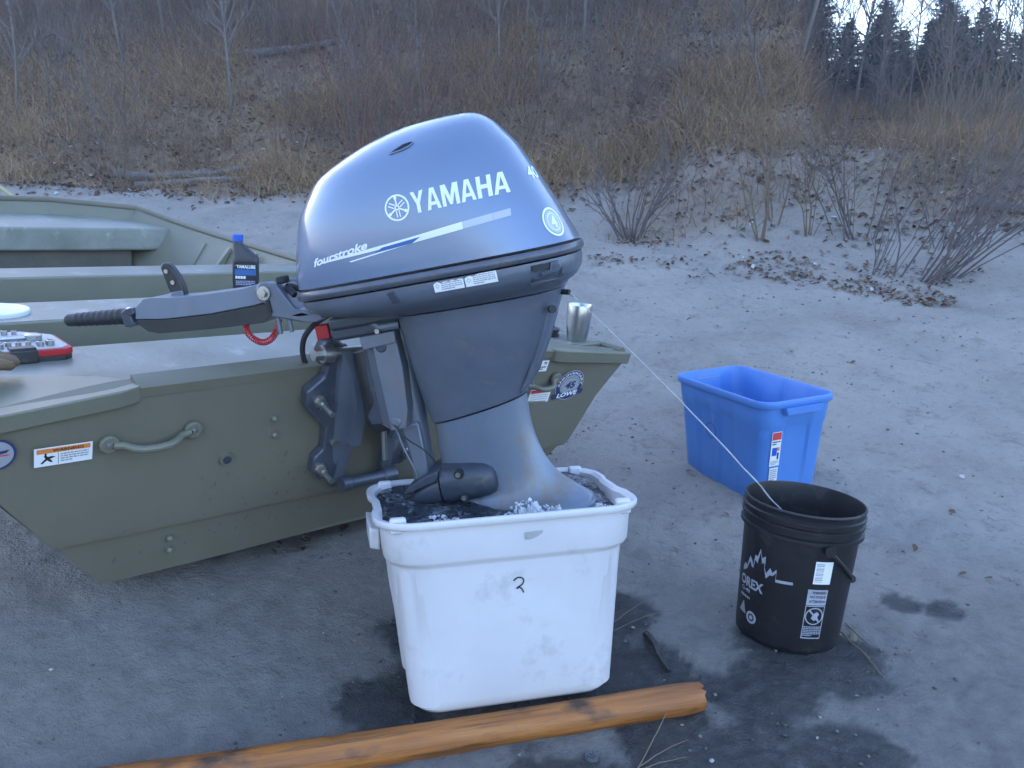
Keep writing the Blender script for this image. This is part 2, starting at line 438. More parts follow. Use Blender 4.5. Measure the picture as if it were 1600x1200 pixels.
WET = [(0.26, 1.80, 0.20), (-0.20, 1.99, 0.16), (-0.30, 1.70, 0.12), (0.12, 1.38, 0.19), (0.38, 1.52, 0.20), (0.58, 1.72, 0.16), (0.36, 1.30, 0.14),
       (-0.26, 1.62, 0.09), (0.74, 1.86, 0.2), (1.10, 2.14, 0.07), (1.20, 2.10, 0.06), (0.03, 1.98, 0.2), (0.30, 2.1, 0.12), (0.72, 1.52, 0.14)]
def wet_mask(x, y):
    d = np.full_like(x, 9.0)
    for px, py, r in WET: d = np.minimum(d, np.hypot(x - px, y - py) / r)
    return 1 - sst(d + 1.1 * fbm(x * 9, y * 9, 7, 71, 0.72), 0.72, 1.0)

def build_ground():
    fr = np.radians(np.arange(-44, 44.01, 0.22))
    bk = np.radians(np.arange(48, 312.1, 4.0))
    ang = np.concatenate([fr, bk])
    rs = [0.4]
    while rs[-1] < 260: rs.append(rs[-1] * (1.0105 if rs[-1] < 14 else 1.03))
    rs = np.array(rs)
    R, A = np.meshgrid(rs, ang, indexing='ij')
    X = (R * np.sin(A)).ravel(); Y = (R * np.cos(A)).ravel()
    Z = terrain(X, Y)
    nr, na = R.shape
    i = np.arange(nr - 1)[:, None] * na; k = np.arange(na)[None, :]; k2 = (k + 1) % na
    F = np.stack([i + k, i + na + k, i + na + k2, i + k2], -1).reshape(-1, 4)
    V = np.stack([X, Y, Z], 1)
    V = np.vstack([V, [[0, 0, tz(0, 0)]]])
    m, nt, b = new_mat('beach_sand'); N, L = nt.nodes, nt.links
    def attr(n):
        a = N.new('ShaderNodeAttribute'); a.attribute_name = n; return a.outputs['Fac']
    def noise_n(scale, det=6, rough=0.6):
        n = N.new('ShaderNodeTexNoise'); n.inputs['Scale'].default_value = scale; n.inputs['Detail'].default_value = det; n.inputs['Roughness'].default_value = rough
        L.new(geo.outputs['Position'], n.inputs['Vector']); return n.outputs['Fac']
    def ramp(v, stops):
        c = N.new('ShaderNodeValToRGB'); el = c.color_ramp.elements
        while len(el) < len(stops): el.new(0.5)
        for e, (p, col) in zip(el, stops): e.position = p; e.color = (*col, 1)
        L.new(v, c.inputs['Fac']); return c.outputs['Color']
    def mix(f, a, c):
        x = N.new('ShaderNodeMix'); x.data_type = 'RGBA'
        L.new(f, x.inputs[0])
        for s, v in ((6, a), (7, c)):
            if isinstance(v, tuple): x.inputs[s].default_value = (*v, 1)
            else: L.new(v, x.inputs[s])
        return x.outputs[2]
    def rng(v, a, c, lo=0.0, hi=1.0):
        r = N.new('ShaderNodeMapRange'); r.inputs['From Min'].default_value = a; r.inputs['From Max'].default_value = c
        r.inputs['To Min'].default_value = lo; r.inputs['To Max'].default_value = hi
        L.new(v, r.inputs['Value']); return r.outputs['Result']
    geo = N.new('ShaderNodeNewGeometry')
    sandc = ramp(noise_n(1.7, 8, 0.65), [(0.3, (0.265, 0.236, 0.205)), (0.5, (0.335, 0.300, 0.262)), (0.72, (0.395, 0.355, 0.312))])
    sandc = mix(rng(noise_n(26, 8, 0.78), 0.53, 0.72, 0, 0.7), sandc, (0.15, 0.138, 0.122))
    sandc = mix(rng(noise_n(70, 6, 0.75), 0.55, 0.72, 0, 0.7), sandc, (0.43, 0.395, 0.35))
    sandc = mix(rng(noise_n(6.5, 9, 0.78), 0.53, 0.70, 0, 0.85), sandc, (0.19, 0.175, 0.158))
    sandc = mix(rng(noise_n(240, 2, 0.6), 0.66, 0.74), sandc, (0.40, 0.38, 0.35))
    sandc = mix(rng(noise_n(330, 2, 0.6), 0.64, 0.74), sandc, (0.075, 0.07, 0.066))
    # wide damp band near the river, in front
    dampc = mix(rng(noise_n(20, 6, 0.6), 0.35, 0.7), (0.125, 0.118, 0.110), (0.205, 0.192, 0.175))
    base = mix(attr('damp'), sandc, dampc)
    wetc = mix(rng(noise_n(30, 6, 0.6), 0.4, 0.7), (0.046, 0.045, 0.045), (0.085, 0.081, 0.077))
    base = mix(attr('wet'), base, wetc)
    soil = ramp(noise_n(3.2, 9, 0.7), [(0.3, (0.13, 0.085, 0.050)), (0.5, (0.22, 0.15, 0.092)), (0.7, (0.31, 0.225, 0.145))])
    base2 = mix(attr('sand'), soil, base)
    L.new(base2, b.inputs['Base Color'])
    L.new(rng(attr('wet'), 0, 1, 0.92, 0.38), b.inputs['Roughness'])
    b.inputs['Specular IOR Level'].default_value = 0.3
    bp = N.new('ShaderNodeBump'); bp.inputs['Strength'].default_value = 0.8; bp.inputs['Distance'].default_value = 0.025
    ad = N.new('ShaderNodeMath'); ad.operation = 'ADD'
    L.new(noise_n(38, 8, 0.7), ad.inputs[0]); L.new(rng(noise_n(150, 3, 0.6), 0, 1, 0, 0.35), ad.inputs[1])
    L.new(ad.outputs[0], bp.inputs['Height']); L.new(bp.outputs['Normal'], b.inputs['Normal'])
    o = mesh_np('ground', V, F, m, smooth=True)
    me = o.data
    # close the small hole under the camera
    bm = bmesh.new(); bm.from_mesh(me); bm.verts.ensure_lookup_table()
    c = bm.verts[len(V) - 1]
    for q in range(na): bm.faces.new((bm.verts[q], bm.verts[(q + 1) % na], c))
    bm.to_mesh(me); bm.free()
    X = np.append(X, 0); Y = np.append(Y, 0)
    for n, vals in (('sand', sand_mask(X, Y)), ('wet', wet_mask(X, Y)),
                    ('damp', np.clip((1 - sst(Y + 1.3 * fbm(X * 1.6, Y * 1.6, 4, 81), 1.5, 2.8)) * 0.72, 0, 1))):
        at = me.attributes.new(n, 'FLOAT', 'POINT'); at.data.foreach_set('value', vals.astype(np.float32))
    return tag(o, kind='structure')
build_ground()
# the river the boat came from, behind the photographer
mb = MB(); mb.add([(-200, -260, -0.28), (200, -260, -0.28), (200, -2.5, -0.28), (-200, -2.5, -0.28)], [(0, 1, 2, 3)])
tag(mb.build('river', M_water, None), kind='structure')

# ------------------------------------------------------------------ flat print that follows a surface
_fonts = {}
def text_tris(s, bold=0.0):
    key = (s, bold)
    if key in _fonts: return _fonts[key]
    cu = bpy.data.curves.new('print', 'FONT'); cu.body = s; cu.size = 1.0; cu.offset = bold; cu.resolution_u = 4
    ob = bpy.data.objects.new('print', cu); COL.objects.link(ob)
    dg = bpy.context.evaluated_depsgraph_get()
    me = bpy.data.meshes.new_from_object(ob.evaluated_get(dg))
    me.calc_loop_triangles()
    vs = [(v.co.x, v.co.y) for v in me.vertices]
    ts = [tuple(t.vertices) for t in me.loop_triangles]
    bpy.data.objects.remove(ob); bpy.data.curves.remove(cu); bpy.data.meshes.remove(me)
    xs = [p[0] for p in vs]; ys = [p[1] for p in vs]
    x0, x1, y0, y1 = min(xs), max(xs), min(ys), max(ys)
    vs = [((x - x0) / (x1 - x0) - 0.5, (y - y0) / (y1 - y0) - 0.5) for x, y in vs]
    _fonts[key] = (vs, ts); return _fonts[key]

def rect(u0, v0, u1, v1, m, l=0): return ([(u0, v0), (u1, v0), (u1, v1), (u0, v1)], [(0, 1, 2), (0, 2, 3)], m, l)
def poly(pts, m, l=0):
    t = tessellate_polygon([[Vector((p[0], p[1], 0)) for p in pts]])
    return (list(pts), [tuple(x) for x in t], m, l)
def ell(cu, cv, ru, rv, m, l=0, n=28): return poly([(cu + ru * cos(2 * pi * k / n), cv + rv * sin(2 * pi * k / n)) for k in range(n)], m, l)
def ring2(cu, cv, r0, r1, m, l=0, n=32, a0=0, a1=2 * pi, asp=1.0):
    vs = []; ts = []
    for k in range(n + 1):
        a = a0 + (a1 - a0) * k / n
        vs += [(cu + r0 * cos(a) * asp, cv + r0 * sin(a)), (cu + r1 * cos(a) * asp, cv + r1 * sin(a))]
    for k in range(n): ts += [(2 * k, 2 * k + 1, 2 * k + 3), (2 * k, 2 * k + 3, 2 * k + 2)]
    return (vs, ts, m, l)
def text(s, cu, cv, w, h, m, l=0, bold=0.0, shear=0.0, rot=0.0):
    vs, ts = text_tris(s, bold); out = []
    for x, y in vs:
        X = x * w + shear * y * h; Y = y * h
        out.append((cu + X * cos(rot) - Y * sin(rot), cv + X * sin(rot) + Y * cos(rot)))
    return (out, ts, m, l)
def arctext(s, cu, cv, r, h, a_from, a_to, m, l=0, bold=0.02, asp=1.0):
    vs, ts = text_tris(s, bold); out = []
    for x, y in vs:
        a = a_from + (a_to - a_from) * (x + 0.5); rr = r + y * h
        out.append((cu + rr * cos(a) * asp, cv + rr * sin(a)))
    return (out, ts, m, l)
def lines(u0, v0, u1, v1, n, m, l=0, seed=1, fill=0.55):
    """rows of short unreadable print"""
    rg = random.Random(seed); vs = []; ts = []
    dv = (v1 - v0) / n
    for i in range(n):
        u = u0
        end = u1 if i < n - 1 else u0 + (u1 - u0) * rg.uniform(0.4, 0.9)
        while u < end:
            w = (u1 - u0) * rg.uniform(0.05, 0.16); w = min(w, end - u)
            b = len(vs); y0 = v1 - (i + 1) * dv + dv * (1 - fill) / 2
            vs += [(u, y0), (u + w, y0), (u + w, y0 + dv * fill), (u, y0 + dv * fill)]
            ts += [(b, b + 1, b + 2), (b, b + 2, b + 3)]
            u += w + (u1 - u0) * 0.025
    return (vs, ts, m, l)

GLYPH = {'Y': (0.80, [[(0, 1), (.23, 1), (.40, .62), (.57, 1), (.80, 1), (.51, .42), (.51, 0), (.29, 0), (.29, .42)]]),
    'A': (0.84, [[(0, 0), (.21, 0), (.255, .2), (.30, .36), (.42, .80), (.42, 1), (.29, 1)], [(.84, 0), (.55, 1), (.42, 1), (.42, .80), (.54, .36), (.585, .2), (.63, 0)], [(.255, .2), (.585, .2), (.54, .36), (.30, .36)]]),
    'M': (1.0, [[(0, 0), (0, 1), (.29, 1), (.5, .42), (.71, 1), (1, 1), (1, 0), (.79, 0), (.79, .62), (.575, .04), (.425, .04), (.21, .62), (.21, 0)]]),
    'H': (0.80, [[(0, 0), (0, 1), (.23, 1), (.23, .60), (.57, .60), (.57, 1), (.80, 1), (.80, 0), (.57, 0), (.57, .41), (.23, .41), (.23, 0)]])}
def block_word(word, cu, cv, w, h, m, rot=0.0, gap=0.09):
    tot = sum(GLYPH[c][0] for c in word) + gap * (len(word) - 1); x = 0; out = []
    for c in word:
        for pl in GLYPH[c][1]:
            q = []
            for a, b in pl:
                X = ((x + a) / tot - 0.5) * w; Y = (b - 0.5) * h
                q.append((cu + X * cos(rot) - Y * sin(rot), cv + X * sin(rot) + Y * cos(rot)))
            out.append(poly(q, m))
        x += GLYPH[c][0] + gap
    return out

def decal(name, parent, mapf, elems, maxlen=None, label=None):
    mats = []; MBo = MB()
    for vs, ts, m, l in elems:
        if m not in mats: mats.append(m)
        MBo.cur = mats.index(m)
        if maxlen:
            bm = bmesh.new(); bv = [bm.verts.new((p[0], p[1], 0)) for p in vs]
            for t in ts:
                try: bm.faces.new([bv[i] for i in t])
                except ValueError: pass
            for _ in range(7):
                es = [e for e in bm.edges if e.calc_length() > maxlen]
                if not es: break
                bmesh.ops.subdivide_edges(bm, edges=es, cuts=1)
                bmesh.ops.triangulate(bm, faces=[f for f in bm.faces if len(f.verts) > 3])
            bm.verts.index_update()
            vs = [(v.co.x, v.co.y) for v in bm.verts]; ts = [tuple(v.index for v in f.verts) for f in bm.faces]
            bm.free()
        MBo.add([mapf(p[0], p[1], l) for p in vs], ts)
    me = bpy.data.meshes.new(name); me.from_pydata(MBo.v, [], MBo.f)
    for m in mats: me.materials.append(m)
    me.polygons.foreach_set('material_index', MBo.m); me.update()
    o = bpy.data.objects.new(name, me); COL.objects.link(o); o.parent = parent
    if label: o['label'] = label
    return o

# ------------------------------------------------------------------ THE BOAT
boat = empty('boat', mat=BM)
tag(boat, 'long olive green aluminium flat-bottomed boat drawn up on the sand', 'boat')
VD = Vector((0, -0.2706, 0.9627)); ND = Vector((0, -0.9627, -0.2706))     # up the transom / out of it
def tp(u, v, off=0.0): return Vector((u, 0, 0)) + VD * v + ND * off
TOP = [(-1.0, 0.462), (-0.874, 0.484), (-0.684, 0.516), (-0.633, 0.520), (-0.211, 0.529), (0.2, 0.518), (0.61, 0.491), (0.80, 0.470), (0.97, 0.445)]
def top_v(u): return float(np.interp(u, [p[0] for p in TOP], [p[1] for p in TOP]))

mb = MB(); cols = []
rows = [(0.0, 0.0), (0.07, 0.002), (0.136, 0.002), (0.152, 0.020), (0.176, 0.023), (0.30, 0.013), (1.0, 0.004)]
for i in range(41):
    s = i / 40; ring = []; back = []
    for fr, off in rows:
        v_est = fr if fr < 0.9 else 0.48
        uL = -(0.675 + 0.70 * v_est); uR = 0.690 + 0.63 * v_est
        u = uL + (uR - uL) * s
        v = fr + (0.028 * s * (1 if fr < 0.2 else 0) * -1 if 0.1 < fr < 0.2 else 0) if fr < 0.9 else top_v(u)
        ring.append(tp(u, v, off + 0.003 * sin(9 * s + 4 * fr))); back.append(tp(u, v, -0.042))
    cols.append(ring + back[::-1])
mb.loft(cols)
transom = mb.build('transom', M_boat, boat, smooth=28)

# flange along the top of the transom
mb = MB(); rg = []
for i in range(25):
    u = -0.62 + 1.24 * i / 24; v = top_v(u)
    rg.append([tp(u, v - 0.020, 0.0075), tp(u, v + 0.003, 0.0085), tp(u, v + 0.006, 0.0), tp(u, v + 0.006, -0.048), tp(u, v - 0.02, -0.048)])
mb.loft(rg)
mb.build('transom_cap', M_boat, boat, smooth=60)

ST = [(0.0, 0.675, 0.0, -0.115, 0.965, 0.43), (1.0, 0.68, 0.0, 1.0, 0.965, 0.445), (2.1, 0.65, 0.0, 2.11, 0.93, 0.473), (2.95, 0.55, 0.08, 2.95, 0.82, 0.524), (3.3, 0.47, 0.16, 3.34, 0.715, 0.57), (3.55, 0.40, 0.26, 3.63, 0.60, 0.623), (3.72, 0.14, 0.36, 3.86, 0.16, 0.645)]
STs = np.vstack([catmull(ST[:5], 4), np.array(ST[5:])])
mb = MB(); rg = []
for a, wb_, nb, ta, wt_, ntp in STs:
    o = [Vector((wt_, ta, ntp)), Vector((wb_, a, nb)), Vector((-wb_, a, nb)), Vector((-wt_, ta, ntp + 0.03 * max(0, 1 - a)))]
    t = 0.008
    inn = [Vector((-wt_ + t, ta, ntp + 0.03 * max(0, 1 - a))), Vector((-wb_ + t, a, nb + t)), Vector((wb_ - t, a, nb + t)), Vector((wt_ - t, ta, ntp))]
    rg.append(o + inn)
mb.loft(rg)
a, wb_, nb, ta, wt_, ntp = ST[-1]
mb.prism([(-wt_, 0), (-wb_, 1), (wb_, 1), (wt_, 0)], lambda u, q: Vector((u, ta - 0.001 + (a - ta) * q, ntp + (nb - ntp) * q)), lambda u, q: Vector((u, ta + 0.009 + (a - ta) * q, ntp + (nb - ntp) * q)))
mb.build('hull', M_boatin, boat, smooth=30)
# rolled gunwale all round
gp = [Vector((s[4], s[3], s[5] + 0.004)) for s in STs]
gl = [Vector((-s[4], s[3], s[5] + 0.004 + 0.03 * max(0, 1 - s[0]))) for s in STs]
mb = MB(); mb.tube(gp + gl[::-1], 0.017, 10)
mb.build('gunwale', M_boat, boat)
def inner_w(n): return 0.672 + 0.29 * n / 0.44 - 0.012
def bench(name, a0, a1, n0, n1, m, k=1.0, rake=0.0):
    mb = MB()
    mb.prism([(-inner_w(n0) * k, n0), (inner_w(n0) * k, n0), (inner_w(n1) * k, n1), (-inner_w(n1) * k, n1)], lambda u, n: Vector((u, a0 + rake * (n1 - n), n)), lambda u, n: Vector((u, a1, n)))
    o = mb.build(name, M_boatin, boat, bevel=0.010, seg=3)
    sl = MB(); w = inner_w(n1) * k - 0.012; e0 = a0 + 0.014; e1 = a1 - 0.014  # thin slab carrying the painted-in sky sheen of the top
    sl.prism([(-w, e0), (w, e0), (w, e1), (-w, e1)], lambda u, a: Vector((u, a, n1 - 0.001)), lambda u, a: Vector((u, a, n1 + 0.0025)))
    sl.build('deck_surface', m, o, bevel=0.0015, seg=1)
    return o
bench('rear_deck', -0.035, 0.523, 0.016, 0.454, M_deck, 1.0, 0.30)
bench('bench', 0.909, 1.272, 0.016, 0.454, M_deck, 0.997)
bench('bench', 1.862, 2.168, 0.016, 0.454, M_deck, 0.985)
mb = MB(); mb.box((0, 0.716, 0.02), (1.30, 0.38, 0.012)); mb.box((0, 1.567, 0.02), (1.30, 0.58, 0.012)); mb.box((0, 2.55, 0.03), (1.10, 0.75, 0.012))
mb.build('floor', M_floor, boat)
mb = MB()
mb.prism([(-0.695, 3.31), (0.695, 3.31), (0.58, 3.58), (0.15, 3.80), (-0.15, 3.80), (-0.58, 3.58)], lambda u, a: Vector((u, a, 0.528 + 0.08 * (a - 3.3))), lambda u, a: Vector((u, a, 0.40)))
mb.build('bow_deck', M_deck, boat, bevel=0.012)
mb = MB(); mb.box((0, 3.37, 0.27), (0.95, 0.02, 0.25)); mb.build('storage_shade_panel', M_floor, boat)  # dark panel added in place of the shaded open storage
for aa, k in ((2.45, 1.0), (2.72, 0.86), (2.98, 0.7)):
    mb = MB()
    wt_ = float(np.interp(aa, [2.1, 2.95, 3.34], [0.93, 0.82, 0.715])) - 0.012
    mb.prism([(wt_ - 0.02, 0.47), (wt_ - 0.03, 0.48), (wt_ - 0.20 * k, 0.30), (wt_ - 0.27, 0.10), (wt_ - 0.22, 0.08)], lambda u, n: Vector((u, aa - 0.016, n)), lambda u, n: Vector((u, aa + 0.016, n)))
    mb.build('rib', M_boatin, boat, bevel=0.004)
# corner plates
def corner(sg, nO, nI):
    mb = MB()
    pts = [(0.985, -0.142, nO), (0.66, -0.160, nI), (0.618, -0.150, nI), (0.60, -0.125, nI), (0.655, -0.015, nI - 0.004), (0.975, 0.30, nO + 0.004)]
    d = {(p[0] * sg, p[1]): nI - (p[0] - 0.60) / 0.385 * (nI - nO) for p in pts}
    P2 = [(p[0] * sg, p[1]) for p in pts]
    mb.prism(P2, lambda u, a: Vector((u, a, d[(u, a)] + 0.006)), lambda u, a: Vector((u, a + (0.010 if a < -0.1 else 0), d[(u, a)] - 0.034)))
    return mb.build('corner_plate', M_boatin, boat, bevel=0.004, smooth=20)
corner(-1, 0.458, 0.503); corner(1, 0.428, 0.474)
# lifting handles
def lift_handle(u0, u1, v0, v1):
    mb = MB(); um = (u0 + u1) / 2; w = u1 - u0
    pts = []
    for t, o in ((0.10, 0.010), (0.20, 0.014), (0.28, 0.030), (0.36, 0.038), (0.5, 0.040), (0.64, 0.038), (0.72, 0.030), (0.80, 0.014), (0.90, 0.010)):
        pts.append(tp(u0 + w * t, v0 + (v1 - v0) * t - 0.007 * sin(pi * t), 0.012 + o))
    mb.tube(pts, 0.0085, 10)
    o = mb.build('lifting_handle', M_boatin, boat)
    for t in (0.06, 0.94):
        c = (u0 + w * t, v0 + (v1 - v0) * t)
        p = MB(); p.prism([(c[0] + 0.026 * (1 if k in (0, 1, 7) or k == 2 else 1) * cos(2 * pi * k / 12) * 0.8, c[1] + 0.021 * sin(2 * pi * k / 12)) for k in range(12)], lambda u, v: tp(u, v, 0.012), lambda u, v: tp(u, v, 0.024))
        p.build('mount_plate', M_boatin, o, bevel=0.004)
        s = MB(); s.cyl(tp(c[0], c[1], 0.022), tp(c[0], c[1], 0.030), 0.0075, 12, 0.005); s.build('screw', M_steel, o)
lift_handle(-0.690, -0.488, 0.400, 0.407)
lift_handle(0.525, 0.655, 0.388, 0.398)
# drain
mb = MB(); mb.tube([tp(-0.412, 0.307, 0.010), tp(-0.412, 0.307, 0.019)], [0.019, 0.017], 18); mb.build('drain_fitting', M_boat, boat)
mb = MB(); mb.cyl(tp(-0.412, 0.307, 0.0175), tp(-0.412, 0.307, 0.0205), 0.0105, 16); mb.build('drain_shade', M_dark, boat)  # dark disc painting the shade inside the drain
for u, v in ((-0.789, 0.225), (-0.760, 0.178), (-0.530, 0.102), (-0.528, 0.066), (-0.302, 0.400), (-0.296, 0.353)):
    mb = MB(); mb.tube([tp(u, v, 0.002), tp(u, v, 0.016), tp(u, v, 0.021)], [0.0078, 0.0078, 0.003], 10); mb.build('rivet', M_boatin, boat)

def tmap(u0, v0, rot=0.0, off=0.0165):
    c, s = cos(rot), sin(rot)
    return lambda x, y, l: tp(u0 + x * c - y * s, v0 + x * s + y * c, off + 0.0006 * l)
# warning sticker at the left end
decal('warning_sticker', boat, tmap(-0.7645, 0.391, 0.0, 0.0160), [
    rect(-0.0545, -0.0225, 0.0545, 0.0225, M_white), rect(-0.050, 0.0085, 0.050, 0.0195, M_orange, 1), text('WARNING', 0.008, 0.014, 0.058, 0.0065, M_ink, 2, 0.02),
    rect(-0.0105, -0.020, -0.0095, 0.007, M_ink, 1), lines(-0.006, -0.0165, 0.047, 0.006, 4, M_greyink, 1, 3),
    poly([(-0.043, -0.014), (-0.034, -0.004), (-0.037, 0.003), (-0.033, 0.005), (-0.030, 0.000), (-0.022, 0.001), (-0.015, -0.001), (-0.021, -0.004), (-0.026, -0.005), (-0.020, -0.013), (-0.024, -0.014), (-0.031, -0.008), (-0.040, -0.016)], M_ink, 1),
    ell(-0.0335, 0.0065, 0.0022, 0.0026, M_ink, 1, 10)], label='white and orange warning sticker')
decal('round_sticker', boat, tmap(-0.885, 0.412, 0.0, 0.0150), [
    ell(0, 0, 0.036, 0.036, M_blueink), ell(0, 0, 0.031, 0.031, M_silver, 1), poly([(-0.02, -0.004), (0.018, 0.003), (0.024, 0.010), (0.004, 0.008), (-0.02, 0.003)], M_blueink, 2), rect(0.006, -0.004, 0.022, -0.001, M_redink, 2)], label='round silver and navy sticker')
# anniversary badge
decal('anniversary_badge', boat, tmap(0.727, 0.362, -0.02, 0.0135), [
    ell(0, 0, 0.0635, 0.0545, M_silver, 0, 36), ell(0, 0, 0.0605, 0.0515, M_blueink, 1, 36), ell(0, 0, 0.044, 0.037, M_silver, 2, 32), ell(0, 0, 0.041, 0.0345, M_greyink, 3, 32), ell(0, -0.004, 0.038, 0.029, M_silver, 4, 32),
    arctext('ANNIVERSARY', 0, -0.0005, 0.0445, 0.0085, radians(184), radians(-4), M_white, 2, 0.015, 1.17),
    text('45', 0.0, 0.002, 0.044, 0.027, M_blueink, 5, 0.04, 0.2),
    poly([(-0.070, -0.028), (0.060, -0.016), (0.068, -0.020), (0.066, -0.033), (0.056, -0.036), (-0.066, -0.046)], M_blueink, 6),
    text('LOWE', -0.004, -0.0305, 0.088, 0.0165, M_white, 7, 0.04, 0.22, 0.08)], label='round silver badge for a 45th anniversary')
decal('capacity_label', boat, tmap(0.600, 0.334, -0.04, 0.0135), [
    rect(-0.046, -0.030, 0.046, 0.030, M_white), rect(-0.043, 0.015, 0.043, 0.027, M_redink, 1), lines(-0.038, -0.026, 0.038, 0.012, 5, M_greyink, 1, 8, 0.3)], label='white label with a red header')
decal('registration_label', boat, tmap(0.572, 0.447, -0.04, 0.0110), [
    rect(-0.028, -0.019, 0.028, 0.019, M_white), text('78', 0.014, 0.010, 0.014, 0.009, M_ink, 1, 0.02), lines(-0.022, -0.014, 0.022, 0.0, 2, M_ink, 1, 9, 0.6)])

# ------------------------------------------------------------------ THE OUTBOARD MOTOR
AE, TA = radians(12), radians(11)
e_ = Vector((cos(AE), -sin(AE), 0)); side_ = Vector((-sin(AE), -cos(AE), 0))
ex = e_ * cos(TA) + Vector((0, 0, sin(TA))); ez = Vector((0, 0, cos(TA))) - e_ * sin(TA)
EM = Matrix.Identity(4)
for i, c in enumerate((ex, -side_, ez)):
    for j in range(3): EM[j][i] = c[j]
EM.translation = Vector((-0.02, 1.86, 0.40))
motor = empty('outboard_motor', mat=EM)
tag(motor, 'blue grey outboard motor with tiller clamped to the boat, its leg in the white bin', 'outboard motor')

def sring(Z, xf, xr, W, nf, nr, slope=0.0, n=72, xc=None):
    """closed outline at height Z: front end xf, rear end xr, half width W; separate roundness front and rear"""
    if xc is None: xc = (xf + xr) / 2
    out = []
    for k in range(n):
        t = 2 * pi * k / n; c, s = cos(t), sin(t)
        ee = nr if c >= 0 else nf; a = (xr - xc) if c >= 0 else (xc - xf)
        x = xc + a * math.copysign(abs(c) ** (2 / ee), c)
        y = W * math.copysign(abs(s) ** (2 / ee), s)
        out.append(Vector((x, y, Z + slope * x)))
    return out
COWL = [(0.612, -0.352, 0.288, 0.186, 3.0, 3.0), (0.650, -0.347, 0.273, 0.187, 3.0, 2.9), (0.700, -0.333, 0.253, 0.186, 3.0, 2.8), (0.755, -0.315, 0.229, 0.180, 2.9, 2.7), (0.800, -0.286, 0.208, 0.168, 2.8, 2.6),
        (0.836, -0.253, 0.190, 0.152, 2.8, 2.5), (0.864, -0.200, 0.170, 0.132, 2.6, 2.4), (0.888, -0.140, 0.150, 0.104, 2.4, 2.3), (0.905, -0.078, 0.128, 0.070, 2.2, 2.2), (0.913, -0.025, 0.105, 0.036, 2.1, 2.1), (0.916, 0.02, 0.07, 0.012, 2.0, 2.0)]
mb = MB(); mb.loft([sring(*k, n=96, xc=None) for k in catmull(COWL, 5)])
cowl = mb.build('cowling', M_cowl, motor, smooth=60)
_bv = BVHTree.FromPolygons([Vector(p) for p in mb.v], mb.f)
def cowl_map(D, c0, T, B, off=0.0009):
    D = Vector(D).normalized(); c0 = Vector(c0); T = Vector(T).normalized(); B = Vector(B).normalized()
    def f(u, v, l):
        p = c0 + T * u + B * v
        h = _bv.ray_cast(p - D * 1.0, D)
        if h[0] is None: h = _bv.find_nearest(p)
        nn = h[1] if h[1].dot(D) < 0 else -h[1]
        return h[0] + nn * (off + 0.0005 * l)
    return f
side_map = cowl_map((0, 1, 0), (0, 0, 0), (1, 0, 0), (0, 0, 1))
# lettering on the cowling (X along the motor, Z up, metres)
decal('lettering', cowl, side_map, block_word('YAMAHA', 0.091, 0.7475, 0.194, 0.043, M_print, 0.035), 0.008)
r = 0.0265; cx, cz = -0.0375, 0.7415
em = [ring2(cx, cz, r * 0.86, r, M_print, 0, 36), ring2(cx, cz, r * 0.10, r * 0.20, M_print, 0, 16)]
for ang in (90, 210, 330):
    a = radians(ang + 4); d = (cos(a), sin(a)); p = (-d[1], d[0])
    def q(s, t): return (cx + (d[0] * s + p[0] * t) * r, cz + (d[1] * s + p[1] * t) * r)
    for sg in (-1, 1):
        em.append(poly([q(-0.72, 0.16 * sg), q(-0.20, 0.16 * sg), q(-0.20, 0.07 * sg), q(-0.72, 0.07 * sg)], M_print))
    em.append(poly([q(0.20, -0.06), q(0.62, -0.06), q(0.70, -0.13), q(0.92, -0.10), q(0.92, 0.10), q(0.70, 0.13), q(0.62, 0.06), q(0.20, 0.06)], M_print))
decal('logo_emblem', cowl, side_map, em, 0.008)
decal('stripe', cowl, side_map, [
    poly([(-0.236, 0.6625), (-0.024, 0.679), (0.09, 0.690), (0.09, 0.6755), (-0.005, 0.668), (-0.055, 0.663), (-0.160, 0.652), (-0.165, 0.654), (-0.06, 0.665), (-0.09, 0.6665), (-0.236, 0.6595)], M_print),
    poly([(-0.105, 0.6612), (-0.020, 0.6665), (0.000, 0.6765), (-0.085, 0.6695)], M_bluestripe, 1),
    poly([(0.0905, 0.690), (0.15, 0.695), (0.15, 0.6805), (0.0905, 0.6755)], M_fade1), poly([(0.1505, 0.695), (0.185, 0.698), (0.185, 0.6835), (0.1505, 0.6805)], M_silver), ], 0.010)
decal('script_lettering', cowl, side_map, [text('fourstroke', -0.184, 0.6725, 0.138, 0.0165, M_print, 0, 0.03, 0.6, 0.125)], 0.006)
rear = cowl_map((-0.80, 0.60, 0), (0.235, -0.075, 0.655), (0.60, 0.80, 0), (0, 0, 1))
decal('round_sticker', cowl, rear, [ring2(0, 0, 0.026, 0.031, M_print, 0), ell(0, 0, 0.0245, 0.0245, M_fade1, 0), text('4', 0, 0, 0.018, 0.026, M_print, 1, 0.03), ring2(0, 0, 0.017, 0.019, M_print, 1)], 0.008)
decal('power_number', cowl, rear, [text('40', 0.018, 0.108, 0.050, 0.028, M_print, 0, 0.03, 0.15)], 0.008)
